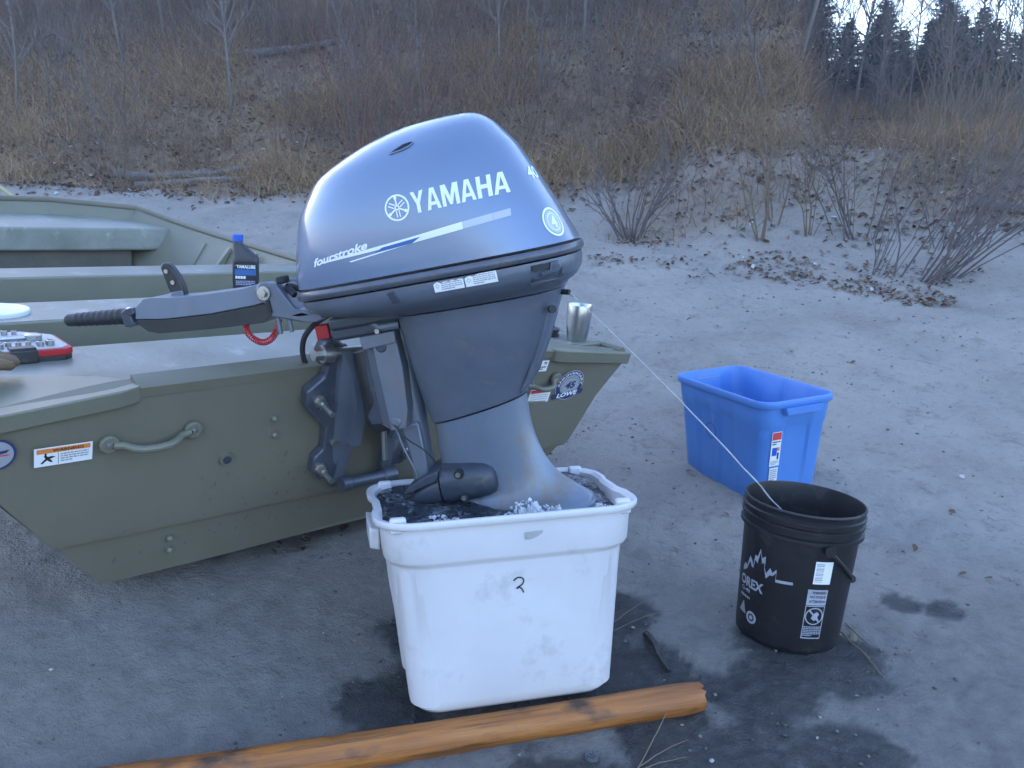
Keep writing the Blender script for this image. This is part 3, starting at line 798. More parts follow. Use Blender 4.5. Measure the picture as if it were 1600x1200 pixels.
# air intake slot near the top
vent_map = cowl_map((0, 1, -0.55), (0, 0, 0), (1, 0, 0), (0, 0.55, 1), 0.0010)
vp = [(-0.046, 0.0), (-0.036, 0.006), (-0.016, 0.0145), (0.000, 0.016), (0.006, 0.0125), (-0.002, 0.005), (-0.02, 0.001)]
def vent_at(px, pz):
    # find the spot on the near side whose height is pz, then work around it
    h = _bv.ray_cast(Vector((px, -1, pz)), Vector((0, 1, 0)))
    return h[0]
vc = vent_at(-0.018, 0.858)
vm = cowl_map((0, 1, -0.5), vc, (1, 0, 0.10), (0, 0.447, 0.894), 0.0012)
decal('intake_slot', cowl, vm, [poly([(p[0] + 0.020, p[1] - 0.008) for p in vp], M_ink)], 0.006)
mbv = MB(); mbv.tube([Vector(vm(p[0] + 0.020, p[1] - 0.008, 2)) for p in vp + vp[:1]], 0.0013, 6); mbv.build('intake_rim', M_cowl, cowl)

# dark band between cowling and pan
BAND = [(0.606, -0.347, 0.284, 0.184), (0.606, -0.356, 0.291, 0.190), (0.600, -0.359, 0.294, 0.193), (0.592, -0.359, 0.294, 0.193), (0.587, -0.356, 0.291, 0.190), (0.587, -0.347, 0.284, 0.184)]
mb = MB(); mb.loft([sring(z, a, b, w, 3.0, 3.0, n=96) for z, a, b, w in BAND]); mb.build('cowling_seal', M_clamp, motor, smooth=50)
PAN = [(0.583, -0.349, 0.287, 0.186, 3.0, 3.0, 0), (0.565, -0.342, 0.286, 0.185, 3.0, 3.0, 0), (0.548, -0.315, 0.280, 0.178, 3.0, 2.9, 0), (0.534, -0.265, 0.268, 0.160, 3.0, 2.8, 0), (0.524, -0.190, 0.250, 0.138, 2.9, 2.8, 0), (0.516, -0.150, 0.245, 0.124, 2.8, 2.8, 0)]
mb = MB(); mb.loft([sring(*k, n=96) for k in catmull(PAN, 3)]); pan = mb.build('lower_cowl', M_case, motor, smooth=50)
_pv = BVHTree.FromPolygons([Vector(p) for p in mb.v], mb.f)
def pan_map(u, v, l):
    h = _pv.ray_cast(Vector((u, -1, v)), Vector((0, 1, 0)))
    if h[0] is None: h = _pv.find_nearest(Vector((u, -0.18, v)))
    return h[0] + Vector((0, -1, 0)) * (0.0012 + 0.0005 * l)
for u0, wd in ((0.006, 0.064), (0.073, 0.066)):
    decal('warning_label', pan, lambda x, y, l, u0=u0: pan_map(u0 + x, 0.5785 + y, l), [
        rect(0, -0.0185, wd, 0.013, M_white), rect(0.0015, 0.0050, wd - 0.0015, 0.0122, M_orange, 1), text('WARNING', wd / 2, 0.0086, wd * 0.42, 0.0036, M_ink, 2, 0.02),
        lines(wd * 0.26, -0.016, wd - 0.003, 0.0038, 5, M_greyink, 1, 5 + int(u0 * 1000), 0.5), ring2(wd * 0.12, -0.006, 0.0035, 0.0048, M_greyink, 1, 4)], 0.012, label='white sticker with an orange header')
# notch and rear latch
mb = MB(); mb.prism([(-0.097, 0.577), (-0.082, 0.579), (-0.073, 0.555), (-0.090, 0.552)], lambda u, v: Vector(pan_map(u, v, 0)) + Vector((0, 0.012, 0)), lambda u, v: Vector(pan_map(u, v, 0)) + Vector((0, -0.003, 0)))
mb.build('latch_tab', M_dark, pan, bevel=0.002)
lm = lambda u, v, o: Vector(pan_map(u, v, 0)) + Vector((0.25, -0.97, 0)) * o
mb = MB(); mb.prism([(0.200, 0.545), (0.258, 0.547), (0.262, 0.562), (0.257, 0.578), (0.206, 0.578)], lambda u, v: lm(u, v, -0.012), lambda u, v: lm(u, v, 0.003))
lt = mb.build('latch', M_dark, motor, bevel=0.002)
mb = MB(); mb.prism([(0.207, 0.576), (0.243, 0.577), (0.241, 0.567), (0.209, 0.564)], lambda u, v: lm(u, v, -0.002), lambda u, v: lm(u, v, 0.0045)); mb.build('latch_recess', M_ink, lt)
mb = MB(); mb.prism([(0.243, 0.577), (0.256, 0.577), (0.261, 0.566), (0.255, 0.556), (0.222, 0.552), (0.222, 0.560), (0.240, 0.563)], lambda u, v: lm(u, v, 0.0), lambda u, v: lm(u, v, 0.009)); mb.build('latch_lever', M_case, lt, bevel=0.002)
mb = MB(); mb.prism([(0.196, 0.5425), (0.236, 0.547), (0.250, 0.541), (0.262, 0.544), (0.262, 0.538), (0.250, 0.533), (0.236, 0.540), (0.196, 0.535)], lambda u, v: lm(u, v, -0.006), lambda u, v: lm(u, v, 0.007)); mb.build('latch_rail', M_swivel, lt, bevel=0.002)

# upper casing
MID = [(0.5135, -0.140, 0.240, 0.124, 2.8, 2.6, 0.0), (0.505, -0.143, 0.237, 0.1215, 2.8, 2.6, 0.0), (0.44, -0.139, 0.206, 0.112, 2.8, 2.6, 0.02), (0.375, -0.135, 0.174, 0.098, 2.7, 2.6, 0.06), (0.32, -0.130, 0.140, 0.084, 2.6, 2.5, 0.11), (0.273, -0.120, 0.114, 0.072, 2.5, 2.5, 0.165)]
mb = MB(); mb.loft([sring(*k, n=72) for k in catmull(MID, 4)]); upc = mb.build('upper_casing', M_case, motor, smooth=50)
LOW = [(0.268, -0.118, 0.110, 0.068, 2.3, 2.2, 0.165), (0.20, -0.122, 0.110, 0.056, 2.2, 2.1, 0.10), (0.14, -0.124, 0.124, 0.047, 2.2, 2.0, 0.03), (0.095, -0.124, 0.148, 0.043, 2.2, 2.0, 0.0), (0.06, -0.124, 0.184, 0.047, 2.2, 2.0, 0), (0.04, -0.122, 0.208, 0.060, 2.2, 2.0, 0), (0.028, -0.122, 0.220, 0.080, 2.3, 2.2, 0), (0.018, -0.122, 0.223, 0.086, 2.3, 2.4, 0), (0.008, -0.122, 0.222, 0.084, 2.3, 2.4, 0), (-0.01, -0.12, 0.15, 0.046, 2.2, 2.0, 0), (-0.10, -0.11, 0.11, 0.038, 2.2, 2.0, 0), (-0.2, -0.10, 0.09, 0.035, 2.2, 2.0, 0)]
mb = MB(); mb.loft([sring(*k, n=72) for k in catmull(LOW, 4)]); low = mb.build('lower_casing', M_leg, motor, smooth=50)
# raised rear flange on both casings
mb = MB()
for sg in (-1, 1):
    mb.tube([Vector((x, sg * w, z)) for x, w, z in ((0.218, 0.045, 0.505), (0.198, 0.05, 0.455), (0.170, 0.047, 0.395), (0.138, 0.043, 0.335), (0.112, 0.038, 0.300))], [0.009, 0.010, 0.009, 0.008, 0.007], 10)
mb.build('casing_flange', M_case, motor)
mb = MB(); mb.cyl(Vector((0.215, -0.066, 0.474)), Vector((0.222, -0.084, 0.476)), 0.0085, 12); mb.build('flush_plug', M_rubber, motor)
mb = MB(); mb.cyl(Vector((0.236, -0.02, 0.503)), Vector((0.254, -0.028, 0.500)), 0.006, 10); mb.build('tell_tale_outlet', M_rubber, motor)
# lower mount housing (rounded cover with two bolts, and its front flap)
def xring(X, zc, hh, W, ee=3.0, n=40):
    return [Vector((X, W * math.copysign(abs(cos(2 * pi * k / n)) ** (2 / ee), cos(2 * pi * k / n)), zc + hh * math.copysign(abs(sin(2 * pi * k / n)) ** (2 / ee), sin(2 * pi * k / n)))) for k in range(n)]
mb = MB(); mb.loft([xring(*k) for k in ((-0.117, 0.104, 0.040, 0.070), (-0.113, 0.104, 0.047, 0.077), (-0.08, 0.106, 0.049, 0.0785), (-0.035, 0.107, 0.048, 0.0765), (-0.008, 0.107, 0.044, 0.071), (0.008, 0.106, 0.036, 0.063), (0.015, 0.105, 0.024, 0.052))]); mc = mb.build('mount_cover', M_dark, motor, smooth=50)
for x, z in ((-0.064, 0.135), (-0.061, 0.079)):
    mb = MB(); mb.cyl(Vector((x, -0.066, z)), Vector((x, -0.0785, z)), 0.0115, 14); mb.build('bolt_recess', M_ink, mc)
    mb = MB(); mb.cyl(Vector((x, -0.07, z)), Vector((x, -0.0835, z)), 0.0062, 6); mb.build('bolt', M_steel, mc)
mb = MB(); mb.loft([xring(*k) for k in ((-0.119, 0.098, 0.042, 0.074), (-0.150, 0.092, 0.036, 0.073), (-0.185, 0.082, 0.026, 0.068), (-0.20, 0.075, 0.016, 0.06))]); mb.build('mount_front', M_dark, motor, smooth=50)
mb = MB(); mb.prism([(-0.119, 0.152), (-0.113, 0.150), (-0.119, 0.128), (-0.165, 0.114), (-0.212, 0.101), (-0.196, 0.121), (-0.160, 0.137)], lambda u, v: Vector((u, -0.076, v - 0.004)), lambda u, v: Vector((u, 0.076, v - 0.004))); mb.build('mount_flap', M_dark, motor, bevel=0.004)

# swivel bracket: tube, cheek plates, yoke
mb = MB(); mb.tube([Vector((-0.154, 0, 0.485)), Vector((-0.158, 0, 0.40)), Vector((-0.170, 0, 0.20)), Vector((-0.176, 0, 0.10))], [0.030, 0.028, 0.027, 0.026], 20); sw = mb.build('swivel_tube', M_swivel, motor)
SWP = [(-0.236, 0.480), (-0.156, 0.480), (-0.150, 0.440), (-0.162, 0.330), (-0.172, 0.262), (-0.205, 0.258), (-0.232, 0.266), (-0.264, 0.268), (-0.271, 0.292), (-0.247, 0.322), (-0.250, 0.380), (-0.246, 0.43)]
mb = MB(); mb.prism(SWP, lambda u, v: Vector((u, -0.040, v)), lambda u, v: Vector((u, 0.060, v))); mb.build('swivel_bracket', M_dark, motor, bevel=0.004, seg=2)
mb = MB(); ck = lambda u, v: Vector((u, -0.066 + 0.9 * max(0.0, -0.205 - u), v))
mb.prism([(-0.205, 0.476), (-0.148, 0.478), (-0.146, 0.40), (-0.156, 0.300), (-0.170, 0.258), (-0.205, 0.256), (-0.205, 0.30), (-0.205, 0.40)], lambda u, v: Vector((u, -0.01, v)), ck)
mb.prism([(-0.2052, 0.476), (-0.2052, 0.256), (-0.232, 0.264), (-0.262, 0.270), (-0.268, 0.291), (-0.244, 0.322), (-0.240, 0.36), (-0.234, 0.42), (-0.230, 0.474)], lambda u, v: Vector((u, -0.01, v)), ck)
mb.build('swivel_cheek', M_swivel, motor, bevel=0.0025, smooth=20)
mb = MB(); mb.prism([(-0.232, 0.482), (-0.146, 0.484), (-0.146, 0.458), (-0.230, 0.452)], lambda u, v: Vector((u, -0.050, v)), lambda u, v: Vector((u, -0.0715, v))); mb.build('swivel_cap', M_swivel, motor, bevel=0.003)
mb = MB(); mb.cyl(Vector((-0.186, -0.05, 0.452)), Vector((-0.186, -0.069, 0.452)), 0.013, 16); mb.build('grease_boss', M_dark, motor, bevel=0.003)
mb = MB(); mb.cyl(Vector((-0.190, -0.05, 0.274)), Vector((-0.190, -0.069, 0.274)), 0.012, 16); mb.build('grease_boss', M_swivel, motor, bevel=0.003)
mb = MB(); mb.prism([(-0.200, 0.262), (-0.150, 0.262), (-0.152, 0.10), (-0.196, 0.10), (-0.192, 0.18)], lambda u, v: Vector((u, -0.03, v)), lambda u, v: Vector((u, 0.03, v))); mb.build('lower_yoke', M_swivel, motor, bevel=0.008)
# tilt cylinder behind the swivel
mb = MB(); mb.tube([Vector((-0.262, 0.03, 0.44)), Vector((-0.258, 0.03, 0.32)), Vector((-0.262, 0.03, 0.262)), Vector((-0.262, 0.03, 0.240))], [0.036, 0.042, 0.042, 0.030], 18); mb.build('tilt_cylinder', M_blackplastic, motor)
mb = MB(); mb.tube([Vector((-0.262, 0.03, 0.26)), Vector((-0.285, 0.04, 0.16))], 0.007, 10); mb.build('tilt_rod', M_steel, motor)
# steering link rods
mb = MB(); mb.tube([Vector((-0.318, -0.05, 0.549)), Vector((-0.262, -0.05, 0.541)), Vector((-0.210, -0.055, 0.522)), Vector((-0.183, -0.058, 0.494)), Vector((-0.138, -0.050, 0.494))], [0.010, 0.010, 0.009, 0.012, 0.011], 10); mb.build('link_rod', M_swivel, motor)
mb = MB(); mb.cyl(Vector((-0.183, -0.064, 0.490)), Vector((-0.183, -0.078, 0.490)), 0.006, 8); mb.build('link_bolt', M_steel, motor)
mb = MB(); mb.box((-0.345, 0.0, 0.502), (0.034, 0.03, 0.034)); mb.build('safety_clip', M_red, motor, bevel=0.003)
mb = MB(); mb.box((-0.256, 0.03, 0.503), (0.05, 0.02, 0.012)); mb.build('red_connector', M_red, motor, bevel=0.003)
mb = MB(); mb.box((-0.24, 0.0, 0.497), (0.13, 0.12, 0.034)); mb.box((-0.20, -0.02, 0.52), (0.20, 0.10, 0.03)); mb.build('steering_arm', M_dark, motor, bevel=0.008)
mb = MB(); mb.tube([Vector((-0.30, -0.03, 0.512)), Vector((-0.275, -0.04, 0.520)), Vector((-0.25, -0.03, 0.51))], 0.007, 8); mb.build('grease_fitting', M_steel, motor)
# hoses and cables
def curve_tube(name, pts, r, m, parent, sub=8, n=8):
    mb = MB(); mb.tube([Vector(p) for p in catmull(pts, sub)], r, n); return mb.build(name, m, parent)
curve_tube('control_cable', [(-0.30, 0.02, 0.545), (-0.350, 0.0, 0.530), (-0.392, -0.01, 0.500), (-0.415, 0.0, 0.455), (-0.414, 0.02, 0.415), (-0.395, 0.07, 0.385)], 0.0068, M_rubber, motor)
curve_tube('control_cable', [(-0.31, 0.04, 0.52), (-0.335, 0.04, 0.49), (-0.352, 0.04, 0.45), (-0.352, 0.05, 0.42)], 0.005, M_rubber, motor)
curve_tube('control_cable', [(-0.38, -0.035, 0.600), (-0.40, -0.02, 0.622), (-0.36, 0.0, 0.600), (-0.32, 0.02, 0.565)], 0.008, M_rubber, motor)
curve_tube('ground_wire', [(-0.195, -0.068, 0.27), (-0.17, -0.075, 0.235), (-0.135, -0.07, 0.20), (-0.115, -0.062, 0.165)], 0.0018, M_rubber, motor)
curve_tube('ground_wire', [(-0.215, -0.02, 0.262), (-0.200, -0.03, 0.20), (-0.185, -0.03, 0.145), (-0.180, -0.03, 0.11)], 0.0028, M_swivel, motor)

# tiller handle
til = empty('tiller_handle'); til.parent = motor
T_TOP = [(-0.812, 0.611), (-0.803, 0.640), (-0.780, 0.655), (-0.750, 0.656), (-0.700, 0.648), (-0.647, 0.643), (-0.560, 0.639), (-0.510, 0.637), (-0.468, 0.640), (-0.446, 0.622), (-0.455, 0.596), (-0.487, 0.593), (-0.609, 0.592), (-0.731, 0.599)]
T_BOT = [(-0.812, 0.609), (-0.731, 0.5975), (-0.609, 0.5905), (-0.487, 0.5915), (-0.455, 0.594), (-0.450, 0.565), (-0.479, 0.549), (-0.568, 0.553), (-0.66, 0.559), (-0.759, 0.567), (-0.788, 0.576), (-0.810, 0.598)]
mb = MB(); mb.prism(T_TOP, lambda u, v: Vector((u, -0.036, v)), lambda u, v: Vector((u, 0.042, v))); arm = mb.build('arm', M_leg, til, bevel=0.010, seg=4)
mb = MB(); mb.prism(T_BOT, lambda u, v: Vector((u, -0.033, v)), lambda u, v: Vector((u, 0.039, v))); mb.build('arm_underside', M_blackplastic, til, bevel=0.008, seg=3)
gr = []
for i in range(44):
    t = i / 43; x = -1.040 + 0.190 * t; rr = 0.0155 + 0.0045 * t + (0.0012 if (i % 4) < 2 and 5 < i < 40 else 0)
    if i == 0: rr = 0.009
    if i == 1: rr = 0.0135
    gr.append((Vector((x, 0.003, 0.6385 - 0.018 * t)), rr))
mb = MB(); mb.tube([g[0] for g in gr], [g[1] for g in gr], 18); grip = mb.build('grip', M_rubber, til, smooth=50)
mb = MB(); mb.tube([Vector((-0.853, 0.003, 0.6205)), Vector((-0.846, 0.003, 0.620))], 0.0225, 18); mb.build('grip_collar', M_print, grip)
mb = MB(); mb.prism([(-0.846, 0.634), (-0.832, 0.640), (-0.812, 0.640), (-0.806, 0.625), (-0.820, 0.622), (-0.818, 0.606), (-0.808, 0.600), (-0.83, 0.594), (-0.845, 0.598)], lambda u, v: Vector((u, -0.040, v)), lambda u, v: Vector((u, 0.030, v))); mb.build('stop_switch', M_dark, til, bevel=0.005)
LV = [(-0.728, 0.722), (-0.720, 0.731), (-0.707, 0.730), (-0.697, 0.718), (-0.686, 0.694), (-0.680, 0.668), (-0.681, 0.646), (-0.718, 0.646), (-0.722, 0.672)]
mb = MB(); mb.prism(LV, lambda u, v: Vector((u, -0.008, v)), lambda u, v: Vector((u, 0.014, v))); lv = mb.build('shift_lever', M_blackplastic, til, bevel=0.006, seg=3)
for x, z in ((-0.713, 0.710), (-0.703, 0.681)):
    mb = MB(); mb.cyl(Vector((x, -0.004, z)), Vector((x, -0.0105, z)), 0.0055, 10); mb.build('screw', M_steel, lv)
mb = MB(); mb.box((-0.700, 0.003, 0.648), (0.034, 0.026, 0.022)); mb.build('lever_base', M_swivel, til, bevel=0.003)
TB = [(-0.470, 0.628), (-0.456, 0.642), (-0.440, 0.643), (-0.412, 0.634), (-0.400, 0.606), (-0.380, 0.570), (-0.345, 0.553), (-0.308, 0.552), (-0.306, 0.536), (-0.335, 0.530), (-0.372, 0.536), (-0.408, 0.549), (-0.428, 0.556), (-0.441, 0.560), (-0.446, 0.588), (-0.466, 0.606)]
for s0, s1 in ((-0.052, -0.040), (0.046, 0.058)):
    mb = MB(); mb.prism(TB, lambda u, v: Vector((u, s0, v)), lambda u, v: Vector((u, s1, v))); mb.build('bracket_cheek', M_swivel, til, bevel=0.004, seg=2)
mb = MB(); mb.prism([(-0.43, 0.625), (-0.412, 0.630), (-0.40, 0.602), (-0.38, 0.566), (-0.31, 0.548), (-0.312, 0.540), (-0.37, 0.540), (-0.42, 0.565)], lambda u, v: Vector((u, -0.041, v)), lambda u, v: Vector((u, 0.047, v))); mb.build('bracket_web', M_leg, til, bevel=0.004)
mb = MB(); mb.cyl(Vector((-0.446, -0.050, 0.618)), Vector((-0.446, -0.058, 0.618)), 0.0165, 20); mb.build('washer', M_steel, til)
mb = MB(); mb.cyl(Vector((-0.446, -0.055, 0.618)), Vector((-0.446, -0.067, 0.618)), 0.0105, 6); mb.build('pivot_bolt', M_steel, til, bevel=0.001)
mb = MB(); mb.box((-0.404, -0.03, 0.640), (0.022, 0.03, 0.018)); mb.build('bumper', M_rubber, til, bevel=0.004)
for x in (-0.433, -0.404):
    mb = MB(); mb.cyl(Vector((x, -0.042, 0.556)), Vector((x - 0.002, -0.042, 0.517)), 0.0055, 8); mb.build('stop_pin', M_swivel, til)
mb = MB(); mb.box((-0.442, -0.053, 0.585), (0.010, 0.006, 0.030)); mb.build('bracket_slot', M_ink, til)
# coiled red lanyard
cp = catmull([(-0.530, -0.02, 0.552), (-0.526, -0.03, 0.532), (-0.509, -0.035, 0.514), (-0.490, -0.035, 0.504), (-0.468, -0.035, 0.508), (-0.450, -0.035, 0.524), (-0.438, -0.03, 0.550)], 40)
hp = []
for i, p in enumerate(cp):
    p = Vector(p); t = Vector(cp[min(i + 1, len(cp) - 1)]) - Vector(cp[max(i - 1, 0)]); t.normalize()
    n1 = Vector((0, 1, 0)); n2 = t.cross(n1).normalized(); a = 2 * pi * i * 26 / len(cp)
    hp.append(p + (n1 * cos(a) + n2 * sin(a)) * 0.0068)
mb = MB(); mb.tube(hp, 0.0017, 5); mb.build('coiled_lanyard', M_red, motor, smooth=60)

# clamp brackets bolted to the transom (built in the boat's frame, kept with the motor)
CB = EM.inverted() @ BM
UC = -0.035
PLATE = [(-0.217, 0.615), (-0.190, 0.622), (-0.160, 0.600), (-0.145, 0.560), (-0.118, 0.520), (-0.098, 0.44), (-0.088, 0.37), (-0.084, 0.330), (-0.108, 0.318), (-0.096, 0.250), (-0.094, 0.190), (-0.110, 0.170), (-0.128, 0.176), (-0.140, 0.205), (-0.166, 0.205), (-0.191, 0.236), (-0.190, 0.278), (-0.168, 0.300), (-0.172, 0.369), (-0.212, 0.405), (-0.238, 0.440), (-0.240, 0.480), (-0.200, 0.515), (-0.196, 0.548), (-0.225, 0.556), (-0.228, 0.580)]
RIDGE = [(0.0, 0.600), (0.034, 0.590), (0.046, 0.55), (0.048, 0.45), (0.046, 0.36), (0.046, 0.322), (0.022, 0.318), (0.016, 0.28), (0.014, 0.19), (0.0, 0.18)]
for sg in (1, -1):
    def mu(u): return UC + (u - UC) * sg
    mb = MB(); mb.prism(PLATE, lambda u, v: tp(mu(u), v, 0.010), lambda u, v: tp(mu(u), v, 0.040))
    cl = mb.build('clamp_bracket', M_clamp, motor, bevel=0.005, seg=2, M=CB)
    mb = MB()
    def ru(v): return float(np.interp(v, [0.17, 0.25, 0.33, 0.45, 0.53, 0.60], [-0.112, -0.104, -0.094, -0.104, -0.128, -0.165]))
    mb.prism(RIDGE, lambda o, v: tp(mu(ru(v) - 0.016), v, 0.03 + o), lambda o, v: tp(mu(ru(v) + 0.012), v, 0.03 + o)); mb.build('clamp_web', M_swivel, cl, bevel=0.003, seg=2, M=CB)
    for u, v, L in ((-0.205, 0.452, 0.075), (-0.170, 0.246, 0.07)):
        mb = MB(); mb.cyl(tp(mu(u), v, 0.035), tp(mu(u), v, 0.046), 0.0165, 16); mb.cyl(tp(mu(u), v, 0.046), tp(mu(u), v, 0.064), 0.0125, 6); mb.cyl(tp(mu(u), v, 0.060), tp(mu(u), v, 0.035 + L), 0.0075, 10)
        mb.build('clamp_bolt', M_steel, cl, smooth=40, M=CB)
    mb = MB(); mb.cyl(tp(mu(-0.142), 0.320, 0.038), tp(mu(-0.142), 0.320, 0.050), 0.0105, 6); mb.build('clamp_bolt', M_steel, cl, M=CB)
    mb = MB(); mb.cyl(tp(mu(-0.215), 0.585, 0.046), tp(mu(-0.245), 0.585, 0.046), 0.015, 8); mb.cyl(tp(mu(-0.195), 0.585, 0.046), tp(mu(-0.222), 0.585, 0.046), 0.022, 18); mb.build('tilt_nut', M_steel, cl, smooth=40, M=CB)
mb = MB(); mb.cyl(tp(-0.215, 0.585, 0.046), tp(0.145, 0.585, 0.046), 0.013, 14); mb.cyl(tp(-0.10, 0.585, 0.046), tp(-0.06, 0.585, 0.046), 0.022, 14); mb.build('tilt_tube', M_steel, motor, M=CB)
mb = MB(); mb.tube([tp(-0.115, 0.200, 0.070), tp(-0.09, 0.200, 0.070), tp(-0.085, 0.2, 0.07), tp(0.01, 0.200, 0.070), tp(0.015, 0.2, 0.07), tp(0.05, 0.200, 0.070)], [0.020, 0.020, 0.016, 0.016, 0.022, 0.022], 16); mb.build('thrust_rod', M_clamp, motor, M=CB)
decal('serial_label', motor, lambda x, y, l: CB @ tp(-0.145 + x, 0.435 + y, 0.0412 + 0.0005 * l), [rect(-0.008, -0.03, 0.008, 0.03, M_ink), rect(0.002, 0.005, 0.006, 0.026, M_white, 1), rect(-0.004, -0.027, 0.003, -0.012, M_white, 1)])

# dried splashes of mud on the transom
rgm = random.Random(9); el = []
for i in range(60):
    u = rgm.gauss(-0.28, 0.16); v = rgm.uniform(0.06, 0.30)
    if u > 0.0 or u < -0.75: continue
    r_ = rgm.uniform(0.0010, 0.0030); k = rgm.uniform(1.0, 3.4)
    el.append(([(u + r_ * cos(2 * pi * j / 8) * 0.8 + k * r_ * sin(2 * pi * j / 8) * 0.35, v + r_ * k * sin(2 * pi * j / 8)) for j in range(8)], [(0, j, j + 1) for j in range(1, 7)], M_floor, 0))
o = decal('mud_splashes', boat, lambda u, v, l: tp(u, v, float(np.interp(v, [0, 0.136, 0.152, 0.176, 0.30, 0.5], [0, 0.002, 0.020, 0.023, 0.013, 0.004])) + 0.0042), el); o['kind'] = 'stuff'

# ------------------------------------------------------------------ tubs
def rrect(lx, ly, r, z, bump=None, ns=22, nc=7):
    """rounded rectangle outline; bump(side, t, nx, ny) pushes a point outwards"""
    hx, hy = lx / 2, ly / 2; r = min(r, hx, hy); pts = []
    def side(p0, p1, nrm, k, s):
        for i in range(k):
            t = (i + 0.0) / k
            o = bump(s, t, z) if bump else 0.0
            pts.append(Vector((p0[0] + (p1[0] - p0[0]) * t + nrm[0] * o, p0[1] + (p1[1] - p0[1]) * t + nrm[1] * o, z)))
    def corner_(cx, cy, a0):
        for i in range(nc):
            a = a0 + (pi / 2) * i / nc
            pts.append(Vector((cx + r * cos(a), cy + r * sin(a), z)))
    side((hx, -hy + r), (hx, hy - r), (1, 0), ns, 0); corner_(hx - r, hy - r, 0)
    side((hx - r, hy), (-hx + r, hy), (0, 1), ns * 2, 1); corner_(-hx + r, hy - r, pi / 2)
    side((-hx, hy - r), (-hx, -hy + r), (-1, 0), ns, 2); corner_(-hx + r, -hy + r, pi)
    side((-hx + r, -hy), (hx - r, -hy), (0, -1), ns * 2, 3); corner_(hx - r, -hy + r, -pi / 2)
    return pts
def frame(origin, yaw, pitch=0.0, roll=0.0):
    return Matrix.Translation(Vector(origin)) @ Matrix.Rotation(yaw, 4, 'Z') @ Matrix.Rotation(roll, 4, 'Y') @ Matrix.Rotation(pitch, 4, 'X')

# ---- white bin full of water
WB = frame((-0.023, 1.762, 0.032), radians(13.0), radians(-7.5))
wbin = empty('storage_bin', mat=WB)
tag(wbin, 'white plastic storage bin full of water with a handwritten 2, resting against the wooden pole', 'storage bin')
def wb_bump(s, t, z):
    b = 0.010 * sin(pi * t) * sin(pi * min(1, max(0, z / 0.33))) if s in (1, 3) else 0
    if s in (0, 2) and z < 0.335 and z > 0.012:
        b += -0.014 * min(1, max(0, min(t - 0.22, 0.80 - t) * 14))
    if s in (0, 2) and z > 0.40: b += -0.007 * max(0, min(1, min(t - 0.2, 0.8 - t) * 10))
    return b
LV_ = [(0.0, 0.380, 0.260, 0.04), (0.004, 0.403, 0.283, 0.05), (0.014, 0.420, 0.300, 0.055), (0.032, 0.430, 0.309, 0.08), (0.12, 0.451, 0.322, 0.085), (0.22, 0.478, 0.338, 0.085), (0.328, 0.496, 0.354, 0.085), (0.334, 0.499, 0.357, 0.085), (0.340, 0.513, 0.371, 0.085), (0.347, 0.519, 0.377, 0.085), (0.40, 0.527, 0.384, 0.085), (0.417, 0.530, 0.387, 0.085), (0.419, 0.550, 0.405, 0.088), (0.423, 0.556, 0.411, 0.09), (0.431, 0.557, 0.412, 0.09), (0.435, 0.553, 0.408, 0.088),
       (0.435, 0.536, 0.393, 0.082), (0.428, 0.522, 0.379, 0.080), (0.350, 0.511, 0.369, 0.078), (0.338, 0.492, 0.351, 0.077), (0.12, 0.453, 0.314, 0.056), (0.02, 0.436, 0.300, 0.05), (0.008, 0.40, 0.27, 0.04)]
mb = MB(); mb.loft([rrect(a * 1.05, b * 1.03, r, z * 1.02, wb_bump) for z, a, b, r in LV_]); mb.build('tub', M_bin, wbin, smooth=40)
for sg in (-1, 1):
    mb = MB(); mb.prism([(-0.075, 0.40), (0.075, 0.40), (0.068, 0.352), (-0.068, 0.352)], lambda u, z: Vector((sg * 0.276, u, z)), lambda u, z: Vector((sg * 0.298, u, z + 0.006))); mb.build('grip_flange', M_bin, wbin, bevel=0.005)
    for yy in (-0.172, 0.172):
        mb = MB(); mb.box((sg * 0.244, yy * 1.03, 0.434), (0.034, 0.020, 0.034)); mb.build('lid_catch', M_bin, wbin, bevel=0.006, seg=3)
def wfront(x, z):      # spot on the front face
    z = z / 1.02; ly = 1.03 * float(np.interp(z, [0.032, 0.328, 0.334, 0.347, 0.417], [0.309, 0.354, 0.357, 0.377, 0.387])); lx = 1.05 * float(np.interp(z, [0.032, 0.328, 0.347, 0.417], [0.430, 0.496, 0.519, 0.530]))
    t = min(1, max(0, (x + lx / 2 - 0.085) / (lx - 0.17)))
    return Vector((x, -ly / 2 - wb_bump(3, t, z), z * 1.02))
mk = catmull([(-0.018, 0.294), (-0.010, 0.300), (0.000, 0.299), (0.004, 0.292), (0.000, 0.284), (-0.008, 0.280), (-0.012, 0.276), (-0.006, 0.279), (0.000, 0.274), (0.003, 0.266)], 4)
def brush(pts, w):
    el = []
    for i in range(len(pts) - 1):
        a, b = Vector(pts[i]), Vector(pts[i + 1]); d = (b - a); n = Vector((-d.y, d.x)).normalized() * w
        el.append(([tuple(a - n), tuple(b - n), tuple(b + n), tuple(a + n)], [(0, 1, 2), (0, 2, 3)], M_ink, 0))
    return el
decal('marker_number', wbin, lambda u, v, l: wfront(u + 0.012, v) + Vector((0, -0.0011, 0)), brush([tuple(p) for p in mk], 0.0015))
decal('marker_stroke', wbin, lambda u, v, l: Vector((-0.2485 - 0.0013, 0.02 + u, v)), brush([(-0.13, 0.295), (-0.133, 0.285), (-0.128, 0.275), (-0.132, 0.262)], 0.0012))
decal('tape_scrap', wbin, lambda u, v, l: wfront(u, v) + Vector((0, -0.0014, 0)), [poly([(0.018, 0.386), (0.030, 0.385), (0.043, 0.389), (0.056, 0.397), (0.058, 0.403), (0.018, 0.4015)], M_tape)])
